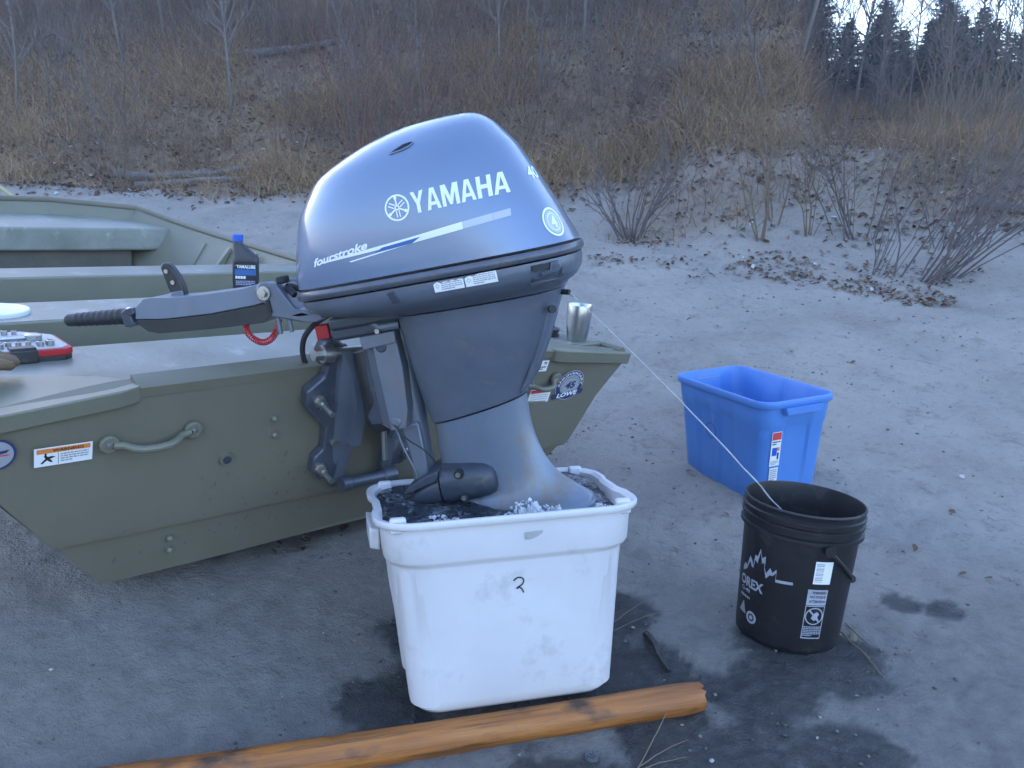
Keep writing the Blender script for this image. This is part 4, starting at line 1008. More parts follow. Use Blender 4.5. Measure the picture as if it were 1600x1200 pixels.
# water in the bin
WZ = 0.440
NW = 40; vs = []
inv = WB.inverted()
outline = [WB @ p for p in rrect(0.537, 0.378, 0.078, 0.385)]
cx_ = sum(p.x for p in outline) / len(outline); cy_ = sum(p.y for p in outline) / len(outline)
V = [(cx_, cy_, WZ)]; F3 = []
rings_ = 26; no = len(outline)
for j in range(1, rings_ + 1):
    for p in outline:
        x = cx_ + (p.x - cx_) * j / rings_; y = cy_ + (p.y - cy_) * j / rings_
        V.append((x, y, 0))
V = np.array(V); V[:, 2] = WZ + 0.009 * fbm(V[:, 0] * 20, V[:, 1] * 20, 3, 91) + 0.004 * fbm(V[:, 0] * 50, V[:, 1] * 50, 2, 92)
mbw = MB(); mbw.add(V, [(0, 1 + k, 1 + (k + 1) % no) for k in range(no)] + [(1 + (j - 1) * no + k, 1 + (j - 1) * no + (k + 1) % no, 1 + j * no + (k + 1) % no, 1 + j * no + k) for j in range(1, rings_) for k in range(no)])
w_o = mbw.build('water', M_churn, None, smooth=80); tag(w_o, kind='structure')
# froth thrown up beside the leg
def blobs(spots, name, m, seed):
    rg = random.Random(seed); mbf = MB()
    bm = bmesh.new(); bmesh.ops.create_icosphere(bm, subdivisions=1, radius=1.0); bv = [v.co.copy() for v in bm.verts]; bf = [tuple(v.index for v in f.verts) for f in bm.faces]; bm.free()
    for cx, cy, R, h, n in spots:
        for i in range(n):
            a = rg.uniform(0, 2 * pi); q = R * sqrt(rg.random()); x = cx + q * cos(a) * 1.4; y = cy + q * sin(a) * 0.8
            z = WZ + 0.002 + h * rg.random() ** 1.3 * (1 - (q / R) ** 2 * 0.7)
            s = rg.uniform(0.0008, 0.0034) * (1.6 if rg.random() < 0.1 else 1)
            mbf.add([Vector((x, y, z)) + Vector((p.x * rg.uniform(0.5, 1.5), p.y * rg.uniform(0.5, 1.5), p.z * rg.uniform(0.5, 1.6))) * s for p in bv], bf)
        if h > 0.018:       # torn lumps of froth
            bm = bmesh.new(); bmesh.ops.create_icosphere(bm, subdivisions=4, radius=1.0)
            for j in range(4):
                ox, oy = rg.uniform(-0.7, 0.7) * R, rg.uniform(-0.5, 0.5) * R; sx, sz = R * rg.uniform(0.5, 0.9), h * rg.uniform(0.35, 0.8)
                vs = []
                for v in bm.verts:
                    p = v.co; k = 1 + 0.40 * noise.noise(p * 3.2 + Vector((j * 7, cx * 90, 0))) + 0.30 * noise.noise(p * 8 + Vector((j, 3, cx * 50))) + 0.16 * noise.noise(p * 19)
                    vs.append((cx + ox + p.x * sx * k, cy + oy + p.y * sx * 0.7 * k, WZ - 0.004 + max(-0.004, p.z * sz * k)))
                mbf.add(vs, [tuple(v.index for v in f.verts) for f in bm.faces])
            bm.free()
    o = mbf.build(name, m, None, smooth=75); return tag(o, kind='stuff')
blobs([(0.030, 1.710, 0.034, 0.055, 300), (0.088, 1.72, 0.026, 0.045, 200), (0.14, 1.75, 0.03, 0.008, 60), (-0.135, 1.70, 0.035, 0.010, 90), (-0.16, 1.73, 0.02, 0.008, 40), (-0.03, 1.70, 0.03, 0.006, 50), (0.2, 1.79, 0.02, 0.02, 30)], 'water_froth', M_foam, 3)

# ---- blue tote
bz = tz(0.925, 3.10) - 0.020
BT = frame((0.925, 3.10, bz), radians(-66), radians(1.0), radians(-0.5))
tote = empty('storage_tote', mat=BT)
tag(tote, 'empty blue plastic storage tote with a sticker on its end, standing open on the sand', 'storage tote')
def bt_bump(s, t, z):
    if z < 0.02 or z > 0.30: return 0
    k = min(1, (z - 0.02) * 40)
    def pulse(a, b): return max(0, min(1, min(t - a, b - t) * 40))
    if s in (1, 3): return k * (-0.008 * pulse(0.16, 0.42) - 0.008 * pulse(0.50, 0.76))
    return k * (-0.009 * pulse(0.18, 0.80))
LB = [(0.0, 0.46, 0.26, 0.05), (0.006, 0.482, 0.282, 0.055), (0.02, 0.492, 0.292, 0.055), (0.10, 0.505, 0.303, 0.055), (0.20, 0.521, 0.317, 0.055), (0.292, 0.536, 0.330, 0.055), (0.300, 0.543, 0.337, 0.056), (0.34, 0.552, 0.345, 0.056), (0.372, 0.558, 0.350, 0.056), (0.375, 0.574, 0.366, 0.06), (0.380, 0.580, 0.372, 0.062), (0.396, 0.581, 0.373, 0.062), (0.401, 0.576, 0.368, 0.06), (0.401, 0.560, 0.352, 0.056), (0.392, 0.552, 0.344, 0.054), (0.30, 0.535, 0.329, 0.05), (0.02, 0.484, 0.284, 0.05), (0.012, 0.46, 0.26, 0.04)]
mb = MB(); mb.loft([rrect(a * 0.96, b * 0.93, r, z, bt_bump) for z, a, b, r in LB]); mb.build('tub', M_blue, tote, smooth=38)
for sg in (-1, 1):
    mb = MB(); mb.prism([(-0.085, 0.374), (0.085, 0.374), (0.080, 0.348), (-0.080, 0.348)], lambda u, z: Vector((sg * 0.265, u, z)), lambda u, z: Vector((sg * 0.292, u, z + 0.004))); mb.build('grip_flange', M_blue, tote, bevel=0.004)
decal('grip_slot', tote, lambda u, v, l: Vector((-0.2605 + (v - 0.35) * 0.03, u, v + 0.02)), [rect(-0.055, 0.328, 0.055, 0.352, M_silver)])
def bend(u, v, l):     # on the near end
    z = v; lx = float(np.interp(z, [0.02, 0.292], [0.492, 0.536])) * 0.96
    return Vector((lx / 2 + 0.0016 + 0.0005 * l, u, z))
decal('price_sticker', tote, bend, [rect(-0.112, 0.155, -0.068, 0.285, M_white), rect(-0.110, 0.255, -0.070, 0.283, M_redink, 1), lines(-0.108, 0.235, -0.072, 0.252, 2, M_ink, 1, 3, 0.6), rect(-0.106, 0.195, -0.084, 0.226, M_cap, 1), rect(-0.084, 0.212, -0.073, 0.226, M_orange, 1), rect(-0.082, 0.180, -0.074, 0.206, M_blueink, 1), lines(-0.108, 0.160, -0.073, 0.176, 3, M_greyink, 1, 5), rect(-0.108, 0.094, -0.070, 0.148, M_white), lines(-0.105, 0.098, -0.074, 0.144, 6, M_greyink, 1, 7)])
decal('moulded_mark', tote, lambda u, v, l: Vector((u, -0.1575 + (v - 0.22) * -0.075 - 0.0012, v)), [ring2(-0.03, 0.225, 0.0285, 0.0315, M_blueink, 0, 24, 0, 2 * pi)])

# ---- black bucket
kz = tz(0.735, 2.02) - 0.011
BK = Matrix.Translation(Vector((0.737, 2.022, kz))) @ Matrix.Rotation(radians(4.5), 4, 'Y') @ Matrix.Rotation(radians(-3.0), 4, 'X')
bucket = empty('bucket', mat=BK)
tag(bucket, 'black plastic pail with a pale maple leaf print catching the stream of water', 'bucket')
PB = [(0.118, 0.006), (0.126, 0.0), (0.131, 0.004), (0.1325, 0.015), (0.1440, 0.285), (0.1448, 0.298), (0.1545, 0.300), (0.1545, 0.308), (0.1470, 0.311), (0.1475, 0.326), (0.1545, 0.328), (0.1545, 0.333), (0.1485, 0.336), (0.1490, 0.345), (0.1545, 0.347), (0.1545, 0.352), (0.1500, 0.355), (0.1505, 0.366), (0.1530, 0.370), (0.1515, 0.374), (0.1475, 0.374), (0.1455, 0.366), (0.1425, 0.30), (0.1300, 0.015), (0.120, 0.012)]
mb = MB(); mb.lathe(PB, 64); mb.build('pail', M_bucket, bucket, smooth=50)
mb = MB(); NN = 48; mb.add([(0, 0, 0.09)] + [(0.1335 * cos(2 * pi * k / NN), 0.1335 * sin(2 * pi * k / NN), 0.09) for k in range(NN)], [(0, 1 + k, 1 + (k + 1) % NN) for k in range(NN)])
mb.build('collected_water', M_water, bucket)
az0 = atan2(-2.022, -0.737)                     # towards the camera
def bk(u, v, l):                                # u metres round the pail from the camera side (positive to the right)
    rr = 0.1325 + (v - 0.015) * 0.0426 + 0.0010 + 0.0004 * l
    a = az0 + u / 0.138
    return Vector((rr * cos(a), rr * sin(a), v))
LEAF = [(-0.135, 0.184), (-0.125, 0.196), (-0.117, 0.190), (-0.106, 0.222), (-0.098, 0.214), (-0.092, 0.202), (-0.0875, 0.232), (-0.079, 0.230), (-0.072, 0.254), (-0.065, 0.231), (-0.055, 0.240), (-0.057, 0.214), (-0.050, 0.196), (-0.040, 0.214), (-0.033, 0.203), (-0.024, 0.215), (-0.024, 0.189), (0.018, 0.193), (0.018, 0.1995)]
top_ = LEAF[:-1]; lowr = [(x + 0.001, y - 0.0075 - (0.012 * (0.5 + 0.5 * sin(i * 2.1)) if i < 15 else 0)) for i, (x, y) in enumerate(top_)]
el = []
for i in range(len(top_) - 1): el.append(([top_[i], lowr[i], lowr[i + 1], top_[i + 1]], [(0, 1, 2), (0, 2, 3)], M_bprint, 0))
decal('maple_leaf_print', bucket, lambda u, v, l: bk(u - 0.022, v, l), el, 0.012)
decal('brand_print', bucket, lambda u, v, l: bk(u * 1.08 - 0.030, v, l), [text('OREX', -0.082, 0.150, 0.082, 0.027, M_bprint, 0, 0.04), text('Q-40', -0.098, 0.126, 0.036, 0.012, M_bprint, 0, 0.03), lines(-0.118, 0.104, -0.062, 0.112, 1, M_bprint, 0, 5, 0.8), ring2(-0.068, 0.060, 0.010, 0.0165, M_bprint, 0, 24), ell(-0.068, 0.060, 0.006, 0.006, M_bprint, 0, 14), poly([(-0.118, 0.062), (-0.10, 0.094), (-0.088, 0.060)], M_greyink)], 0.012)
decal('barcode_label', bucket, bk, [rect(0.042, 0.197, 0.086, 0.257, M_white)] + [rect(0.045, 0.203 + 0.0042 * i, 0.064, 0.203 + 0.0042 * i + (0.0022 if i % 3 else 0.0012), M_greyink, 1) for i in range(12)], 0.012)
decal('warning_print', bucket, bk, [rect(0.034, 0.140, 0.085, 0.182, M_bprint), text('WARNING', 0.063, 0.174, 0.036, 0.0075, M_ink, 1, 0.02), text('NO TOQUE', 0.061, 0.162, 0.040, 0.0075, M_ink, 1, 0.02), text('ATTENTION', 0.061, 0.150, 0.042, 0.0075, M_ink, 1, 0.02),
    rect(0.034, 0.136, 0.085, 0.1385, M_bprint), rect(0.034, 0.050, 0.036, 0.1385, M_bprint), rect(0.083, 0.050, 0.085, 0.1385, M_bprint), ring2(0.0595, 0.110, 0.0205, 0.0235, M_bprint, 1, 28), poly([(0.044, 0.124), (0.047, 0.127), (0.075, 0.097), (0.072, 0.094)], M_bprint, 1),
    poly([(0.052, 0.104), (0.056, 0.116), (0.066, 0.122), (0.072, 0.116), (0.068, 0.108), (0.072, 0.102), (0.060, 0.098)], M_bprint, 0), lines(0.037, 0.055, 0.082, 0.083, 6, M_bprint, 1, 11, 0.6), rect(0.034, 0.048, 0.085, 0.051, M_bprint)], 0.012)
# bail hanging down on the right
pa = az0 + radians(27); axis = Vector((cos(pa), sin(pa), 0)); per = Vector((cos(pa + pi / 2), sin(pa + pi / 2), 0))
dn = (per * cos(radians(46)) + Vector((0, 0, -1)) * sin(radians(46)))
hc = Vector((0, 0, 0.290)); hp = []
for i in range(25):
    t = pi * i / 24; hp.append(hc + axis * 0.156 * cos(t) + dn * 0.166 * sin(t) + per * 0.02 * sin(t))
mb = MB(); mb.tube(hp, 0.0045, 8); bail = mb.build('bail', M_blackplastic, bucket)
mb = MB(); mb.tube(hp[8:17], 0.0105, 10); mb.build('grip', M_rubber, bail)
for sg in (1, -1):
    mb = MB(); mb.cyl(hc + axis * sg * 0.143, hc + axis * sg * 0.160, 0.015, 14); mb.build('bail_ear', M_bucket, bucket)

# ---- stream of cooling water into the bucket
p0 = EM @ Vector((0.255, -0.028, 0.499)); p1 = Vector((0.795, 2.085, 0.235))
st = []; rr = []
for i in range(61):
    t = i / 60; p = p0.lerp(p1, t); p.z += 0.030 * 4 * t * (1 - t) * 0.55
    k = t * t
    p += Vector((noise.noise(Vector((t * 14, 3, 1))), noise.noise(Vector((t * 14, 7, 2))), noise.noise(Vector((t * 14, 1, 5))))) * 0.005 * k
    st.append(p); rr.append(0.0008 + 0.0017 * t + 0.0011 * k * noise.noise(Vector((t * 40, 0, 0))))
mb = MB(); mb.tube(st, rr, 8)
tag(mb.build('water_stream', M_stream, None, smooth=80), 'thin stream of cooling water falling from the motor into the black bucket', 'water stream')

# ---- peeled pole in front
pd = Vector((0.43 + 0.753, 1.677 - 1.392, 0)); L_ = pd.length + 0.85; ang = atan2(pd.y, pd.x)
PM = Matrix.Translation(Vector((0.43, 1.677, tz(0.43, 1.677) * 0.4 + 0.030))) @ Matrix.Rotation(ang, 4, 'Z')
pole = empty('wooden_pole', mat=PM)
tag(pole, 'peeled orange brown wooden pole lying on the wet sand before the white bin', 'pole')
mb = MB(); rg = []
for i in range(70):
    x = -L_ * (1 - i / 69); r0 = 0.0355 + 0.004 * (i / 69) * 0 + 0.003 * (1 - i / 69)
    ring = []
    for k in range(28):
        a = 2 * pi * k / 28
        r = r0 * (1 + 0.05 * noise.noise(Vector((x * 2.2, cos(a) * 1.2, sin(a) * 1.2))) + 0.02 * noise.noise(Vector((x * 9, cos(a) * 3, sin(a) * 3))))
        xx = x + (0.014 * noise.noise(Vector((cos(a) * 4, sin(a) * 4, 2))) if i == 69 else 0)
        if i >= 68: r *= (0.975 if i == 68 else 0.90)
        ring.append(Vector((xx, r * cos(a), r * sin(a) + 0.006 * sin(x * 2.3))))
    rg.append(ring)
mb.loft(rg); mb.build('shaft', M_pole, pole, smooth=50)

# ---- small things in the boat (their frames come from the boat's)
def on_boat(u, a, n, rot=0.0): return BM @ Matrix.Translation(Vector((u, a, n))) @ Matrix.Rotation(rot, 4, 'Z')
cup = empty('tumbler', mat=on_boat(0.872, 0.012, 0.4545))
tag(cup, 'brushed steel tumbler standing on the right corner of the rear deck', 'tumbler')
mb = MB(); mb.lathe([(0.026, 0.0), (0.0315, 0.002), (0.0335, 0.008), (0.0395, 0.045), (0.0425, 0.09), (0.0430, 0.125), (0.0422, 0.127), (0.0410, 0.125), (0.0400, 0.085), (0.030, 0.01)], 40); mb.build('body', M_brushed, cup, smooth=50)
lid = empty('black_cap', mat=on_boat(0.842, 0.125, 0.4545))
tag(lid, 'black ribbed cap lying on the deck behind the steel tumbler', 'lid')
mb = MB(); mb.lathe([(0.036, 0.0), (0.041, 0.001), (0.041, 0.009), (0.036, 0.011), (0.036, 0.016), (0.040, 0.018), (0.040, 0.027), (0.034, 0.030), (0.022, 0.030)], 28); mb.build('cap', M_blackplastic, lid)
mb = MB(); mb.box((0, 0, 0.032), (0.05, 0.016, 0.008)); mb.build('tab', M_blackplastic, lid, bevel=0.002)

oil = empty('oil_bottle', mat=on_boat(0.185, 1.115, 0.4545, radians(-28)))
tag(oil, 'dark oil bottle with a blue cap standing on the second bench', 'bottle')
mb = MB()
mb.loft([rrect(a, b, r, z, None, 6, 5) for z, a, b, r in ((0.0, 0.085, 0.050, 0.015), (0.004, 0.094, 0.058, 0.018), (0.15, 0.096, 0.060, 0.018), (0.165, 0.092, 0.058, 0.02))] + [[p + Vector((dx, 0, 0)) for p in rrect(a, b, r, z, None, 6, 5)] for z, a, b, r, dx in ((0.190, 0.066, 0.046, 0.02, -0.013), (0.212, 0.040, 0.036, 0.017, -0.026), (0.218, 0.034, 0.034, 0.0165, -0.028), (0.226, 0.034, 0.034, 0.0165, -0.028))])
mb.build('body', M_oil, oil, smooth=50)
mb = MB(); mb.lathe([(0.0, 0.224), (0.0195, 0.224), (0.0195, 0.246), (0.017, 0.249), (0.0, 0.249)], 20, c=(-0.028, 0, 0)); mb.build('cap', M_cap, oil)
decal('label', oil, lambda u, v, l: Vector((u, -0.0306 - 0.0005 * l, v)), [rect(-0.040, 0.02, 0.040, 0.150, M_ink), text('YAMALUBE', 0.002, 0.132, 0.068, 0.013, M_white, 1, 0.04), poly([(-0.038, 0.138), (-0.033, 0.138), (-0.035, 0.130)], M_redink, 1), rect(-0.038, 0.10, 0.038, 0.122, M_bluestripe, 1), lines(-0.036, 0.085, 0.036, 0.098, 1, M_white, 1, 3, 0.8), rect(-0.036, 0.06, 0.036, 0.082, M_blueink, 1), lines(-0.034, 0.062, 0.034, 0.08, 3, M_silver, 2, 4), poly([(-0.020, 0.052), (-0.012, 0.042), (-0.020, 0.032), (-0.028, 0.042)], M_white, 1), poly([(0.018, 0.052), (0.026, 0.042), (0.018, 0.032), (0.010, 0.042)], M_white, 1)])

wl = empty('white_lid', mat=on_boat(-0.672, 1.085, 0.4545))
tag(wl, 'round white plastic lid lying on the second bench at the left', 'lid')
mb = MB(); mb.lathe([(0.100, 0.0), (0.112, 0.001), (0.114, 0.006), (0.114, 0.014), (0.111, 0.017), (0.104, 0.016), (0.098, 0.013), (0.05, 0.0135)], 48); mb.build('disc', M_lid, wl, smooth=40)

# socket set
sk = empty('socket_set', mat=on_boat(-0.785, 0.485, 0.4545, radians(1)))
tag(sk, 'open red and black socket case with chrome sockets on the rear deck', 'tool case')
CA = [(-0.17, -0.125), (0.150, -0.125), (0.170, -0.105), (0.170, 0.055), (0.105, 0.125), (-0.17, 0.125)]
def grow(pl, d):
    c = Vector((sum(p[0] for p in pl) / len(pl), sum(p[1] for p in pl) / len(pl)))
    return [tuple(c + (Vector(p) - c) * (1 + d / (Vector(p) - c).length)) for p in pl]
mb = MB(); mb.prism(CA, lambda u, v: Vector((u, v, 0.0)), lambda u, v: Vector((u, v, 0.016))); mb.build('case_base', M_blackplastic, sk, bevel=0.003)
mb = MB(); mb.prism(grow(CA, 0.002), lambda u, v: Vector((u, v, 0.014)), lambda u, v: Vector((u, v, 0.032))); mb.build('case_rim', M_red, sk, bevel=0.003)
mb = MB(); mb.prism(grow(CA, -0.010), lambda u, v: Vector((u, v, 0.028)), lambda u, v: Vector((u, v, 0.0345))); mb.build('tray', mat('grey_tray', (0.42, 0.43, 0.45), 0.5), sk)
for x in (-0.11, 0.055):
    mb = MB(); mb.box((x, -0.129, 0.019), (0.062, 0.012, 0.032)); mb.build('latch', M_blackplastic, sk, bevel=0.003)
    mb = MB(); mb.box((x, -0.112, 0.0365), (0.058, 0.030, 0.008)); mb.build('latch_flap', M_blackplastic, sk, bevel=0.002)
mbs = MB(); mbs.lathe([(0.0035, 0.0), (0.0085, 0.0), (0.0085, 0.012), (0.0055, 0.013), (0.0055, 0.004), (0.0, 0.004)], 12)
s0 = None; rgs = random.Random(4)
for i in range(13):
    for row, (yy, k) in enumerate(((-0.088, 1.0), (-0.066, 0.8), (0.082, 0.9))):
        x = -0.145 + i * 0.0225
        if row == 2 and x > 0.08: continue
        if row < 2 and abs(x - 0.055) < 0.035 and row == 0: continue
        if s0 is None: o = mbs.build('socket', M_steel, sk); s0 = o
        else:
            o = s0.copy(); COL.objects.link(o); o.parent = sk
        kk = k * rgs.uniform(0.8, 1.15); o.scale = (kk, kk, kk); o.location = (x, yy, 0.0345)
mb = MB(); mb.tube([Vector((-0.14, -0.03, 0.043)), Vector((-0.12, -0.02, 0.045)), Vector((-0.05, 0.005, 0.046)), Vector((-0.01, 0.012, 0.045)), Vector((0.0, 0.012, 0.044))], [0.009, 0.013, 0.012, 0.011, 0.007], 10); mb.build('driver_handle', M_red, sk)
mb = MB(); mb.tube([Vector((-0.15, 0.03, 0.043)), Vector((-0.08, 0.045, 0.044)), Vector((0.02, 0.05, 0.043))], [0.010, 0.010, 0.008], 10); mb.build('driver_grip', M_blackplastic, sk)
mb = MB(); mb.tube([Vector((0.03, 0.0, 0.041)), Vector((0.09, -0.005, 0.042))], [0.006, 0.007], 8); mb.lathe([(0.0, 0.036), (0.021, 0.036), (0.021, 0.048), (0.015, 0.051), (0.0, 0.051)], 18, c=(0.105, -0.005, 0)); rt = mb.build('ratchet', M_steel, sk)
rt['kind'] = 'stuff'

gl = empty('work_glove', mat=on_boat(-0.868, 0.105, 0.505, radians(12)))
tag(gl, 'worn brown leather work glove lying on the left corner of the deck', 'glove')
mb = MB()
mb.loft([[Vector((x, w * math.copysign(abs(cos(2 * pi * k / 18)) ** 0.8, cos(2 * pi * k / 18)) + y0, 0.003 + h * (1 + sin(2 * pi * k / 18)) * 0.5 + 0.004 * noise.noise(Vector((x * 30, k, 2))))) for k in range(18)] for x, w, h, y0 in ((-0.16, 0.045, 0.030, 0.0), (-0.10, 0.050, 0.034, 0.0), (-0.04, 0.052, 0.036, 0.002), (0.0, 0.050, 0.030, 0.004), (0.012, 0.042, 0.020, 0.004))])
palm = mb.build('palm', M_glove, gl, smooth=60)
for i, (y0, L, dz) in enumerate(((0.040, 0.070, 0.000), (0.016, 0.088, 0.006), (-0.010, 0.080, 0.004), (-0.034, 0.058, 0.0))):
    mb = MB(); mb.tube([Vector((-0.02, y0 * 0.9, 0.018)), Vector((0.01, y0, 0.020 + dz)), Vector((L * 0.6, y0 * 1.05, 0.020 + dz)), Vector((L * 0.92, y0 * 1.1, 0.014)), Vector((L, y0 * 1.1, 0.011))], [0.013, 0.0135, 0.0125, 0.0105, 0.005], 10); mb.build('finger', M_glove, gl, smooth=60)
mb = MB(); mb.tube([Vector((-0.09, -0.035, 0.016)), Vector((-0.055, -0.062, 0.017)), Vector((-0.015, -0.074, 0.013)), Vector((-0.004, -0.076, 0.010))], [0.016, 0.015, 0.012, 0.006], 10); mb.build('thumb', M_glove, gl, smooth=60)
gb = empty('folded_cloth', mat=on_boat(-0.965, 0.20, 0.47, radians(20)))
tag(gb, 'dark crumpled cloth lying beside the brown glove at the boat corner', 'cloth')
mb = MB(); mb.loft([[Vector((r * 0.07 * cos(2 * pi * k / 20) * (1 + 0.3 * noise.noise(Vector((cos(2 * pi * k / 20) * 2, sin(2 * pi * k / 20) * 2, z * 40)))), r * 0.05 * sin(2 * pi * k / 20), z + 0.006 * noise.noise(Vector((k * 0.7, z * 60, 1))))) for k in range(20)] for r, z in ((1.0, 0.0), (1.05, 0.01), (0.95, 0.024), (0.7, 0.036), (0.3, 0.042))])
mb.build('fold', M_rubber, gb, smooth=60)

# bow rope running up the bank
rp = []
for t in np.linspace(0, 1, 30):
    x = -3.20 - 2.2 * t; y = 5.50 + 1.6 * t
    rp.append(Vector((x, y, max(tz(x, y) + 0.02, 1.07 + 1.0 * t - 0.2 * t * t))))
mb = MB(); mb.tube(rp, 0.012, 8)
tag(mb.build('rope', M_rope, None), 'yellow mooring rope stretched from the bow towards the bank', 'rope')

# ---- litter on the wet sand
def ground_stick(pts, r, m, name, label, cat, n=7, group=None):
    mb = MB(); P = catmull(pts, 5)
    q = [Vector((x, y, tz(x, y) + z)) for x, y, z in P]
    rad = [r * (1 - 0.6 * i / len(q)) * (1 + 0.15 * noise.noise(Vector((i * 0.8, r * 900, 0)))) for i in range(len(q))]
    mb.tube(q, rad, n); return tag(mb.build(name, m, None), label, cat, group)
M_twig = mat('dry_twig', (0.14, 0.105, 0.065), 0.7, 0, (0.20, 0.15, 0.09), 40, 0.6)
M_bark = mat('dark_wet_bark', (0.020, 0.018, 0.017), 0.5, 0, (0.05, 0.042, 0.036), 40, 0.6, 0.4, 120)
ground_stick([(0.350, 1.955, 0.012), (0.362, 1.90, 0.018), (0.368, 1.86, 0.012), (0.385, 1.81, 0.008)], 0.011, M_bark, 'stick', 'short dark wet stick lying between the bin and the bucket', 'stick')
ground_stick([(0.250, 1.455, 0.003), (0.285, 1.52, 0.004), (0.330, 1.60, 0.012), (0.358, 1.652, 0.03)], 0.0020, M_twig, 'twig', 'pale dry twig reaching up beside the end of the orange pole', 'twig')
ground_stick([(0.262, 1.475, 0.003), (0.310, 1.505, 0.008), (0.372, 1.535, 0.016)], 0.0015, M_twig, 'twig', 'pale thin twig spreading right on the puddle below the pole', 'twig')
ground_stick([(0.255, 1.462, 0.003), (0.30, 1.475, 0.006), (0.36, 1.487, 0.010)], 0.0015, M_twig, 'twig', 'lowest thin twig lying flat on the puddle before the pole', 'twig')
ground_stick([(0.215, 1.98, 0.004), (0.29, 2.02, 0.03), (0.40, 2.10, 0.06)], 0.0015, M_twig, 'twig', 'long straw coloured grass stalk sticking out right of the white bin', 'twig')
ground_stick([(0.225, 1.965, 0.004), (0.31, 1.995, 0.025), (0.43, 2.035, 0.045)], 0.0013, M_twig, 'twig', 'lower straw coloured grass stalk sticking out right of the white bin', 'twig')
ground_stick([(0.865, 2.02, 0.008), (0.875, 1.96, 0.008), (0.89, 1.88, 0.006), (0.900, 1.80, 0.005)], 0.0035, M_twig, 'twig', 'brown twig lying on the sand right of the bucket', 'twig')
ground_stick([(0.905, 2.04, 0.004), (0.915, 1.97, 0.007), (0.925, 1.91, 0.005)], 0.002, M_twig, 'twig', 'thin twig crossing beside the pale leaves near the bucket', 'twig')
def flat_leaf(x, y, s, rot, m, label):
    mb = MB(); n = 14; ring = []
    for k in range(n):
        a = 2 * pi * k / n; r = s * (0.65 + 0.35 * abs(cos(a))) * (1 + 0.25 * noise.noise(Vector((k * 1.3, x * 9, y * 9))))
        ring.append((r * cos(a), 0.6 * r * sin(a)))
    M = Matrix.Rotation(rot, 4, 'Z')
    f = lambda u, v, h: Vector((x, y, tz(x, y))) + (M @ Vector((u, v, h + 0.004 + 6 * u * u + 5 * v * v)))
    mb.prism(ring, lambda u, v: f(u, v, 0.0), lambda u, v: f(u, v, 0.0012))
    tag(mb.build('leaf', m, None), label, 'leaf')
flat_leaf(0.862, 2.035, 0.024, 0.3, M_leafpale, 'pale green leaf nearest the foot of the bucket')
flat_leaf(0.852, 1.985, 0.021, -0.4, M_leafpale, 'pale green leaf on the sand just below another near the bucket')
flat_leaf(0.895, 1.965, 0.022, 1.2, M_twig, 'brown curled leaf lying on the twig right of the bucket')
# a clear bubble cup of ice in the puddle
mb = MB(); mb.lathe([(0.0125, 0.0), (0.014, 0.003), (0.0145, 0.010), (0.0135, 0.011), (0.012, 0.004), (0.0, 0.003)], 14, c=(0.165, 1.495, tz(0.165, 1.495)))
tag(mb.build('plastic_ring', clear_mat('clear_plastic', (0.7, 0.74, 0.8), 0.9, 0.1), None), 'small clear plastic ring lying in the puddle below the pole', 'ring')

# ------------------------------------------------------------------ vegetation
M_stem = tint_mat('bare_twigs', [(0.0, (0.090, 0.060, 0.050)), (0.35, (0.175, 0.118, 0.090)), (0.6, (0.25, 0.175, 0.130)), (0.8, (0.26, 0.125, 0.07)), (1.0, (0.36, 0.28, 0.23))], 0.8)
M_grass = tint_mat('dry_grass', [(0.0, (0.20, 0.122, 0.062)), (0.4, (0.37, 0.240, 0.125)), (0.75, (0.48, 0.33, 0.185)), (1.0, (0.56, 0.44, 0.29))], 0.8)
M_litter = tint_mat('leaf_litter', [(0.0, (0.065, 0.038, 0.026)), (0.4, (0.14, 0.080, 0.050)), (0.75, (0.21, 0.125, 0.075)), (0.93, (0.30, 0.22, 0.16)), (0.95, (0.42, 0.40, 0.38)), (1.0, (0.55, 0.54, 0.53))], 0.7)
M_trunk = mat('bare_bark', (0.085, 0.066, 0.060), 0.8, 0, (0.15, 0.122, 0.11), 14, 0.6, 0.4, 60, stretch=(1, 1, 0.3))
M_trunkpale = mat('pale_bark', (0.20, 0.17, 0.15), 0.75, 0, (0.12, 0.10, 0.085), 18, 0.6, 0.3, 60, stretch=(1, 1, 0.4))
M_redstem = mat('red_willow_bark', (0.15, 0.055, 0.030), 0.7, 0, (0.10, 0.045, 0.028), 20, 0.5)
M_darkstem = mat('dark_shrub_bark', (0.085, 0.064, 0.060), 0.75, 0, (0.13, 0.105, 0.095), 18, 0.6)
M_ochre = mat('ochre_shrub_bark', (0.17, 0.12, 0.07), 0.75, 0, (0.12, 0.085, 0.052), 18, 0.6)
M_needle = tint_mat('spruce_needles', [(0.0, (0.016, 0.024, 0.018)), (0.5, (0.028, 0.040, 0.028)), (1.0, (0.050, 0.056, 0.038))], 0.7)
M_log = mat('weathered_log', (0.15, 0.14, 0.135), 0.8, 0, (0.09, 0.078, 0.068), 9, 0.5, 0.4, 50, dirt=(0.42, 0.43, 0.45), dscale=7, dlevel=(0.56, 0.72), stretch=(1, 1, 1))

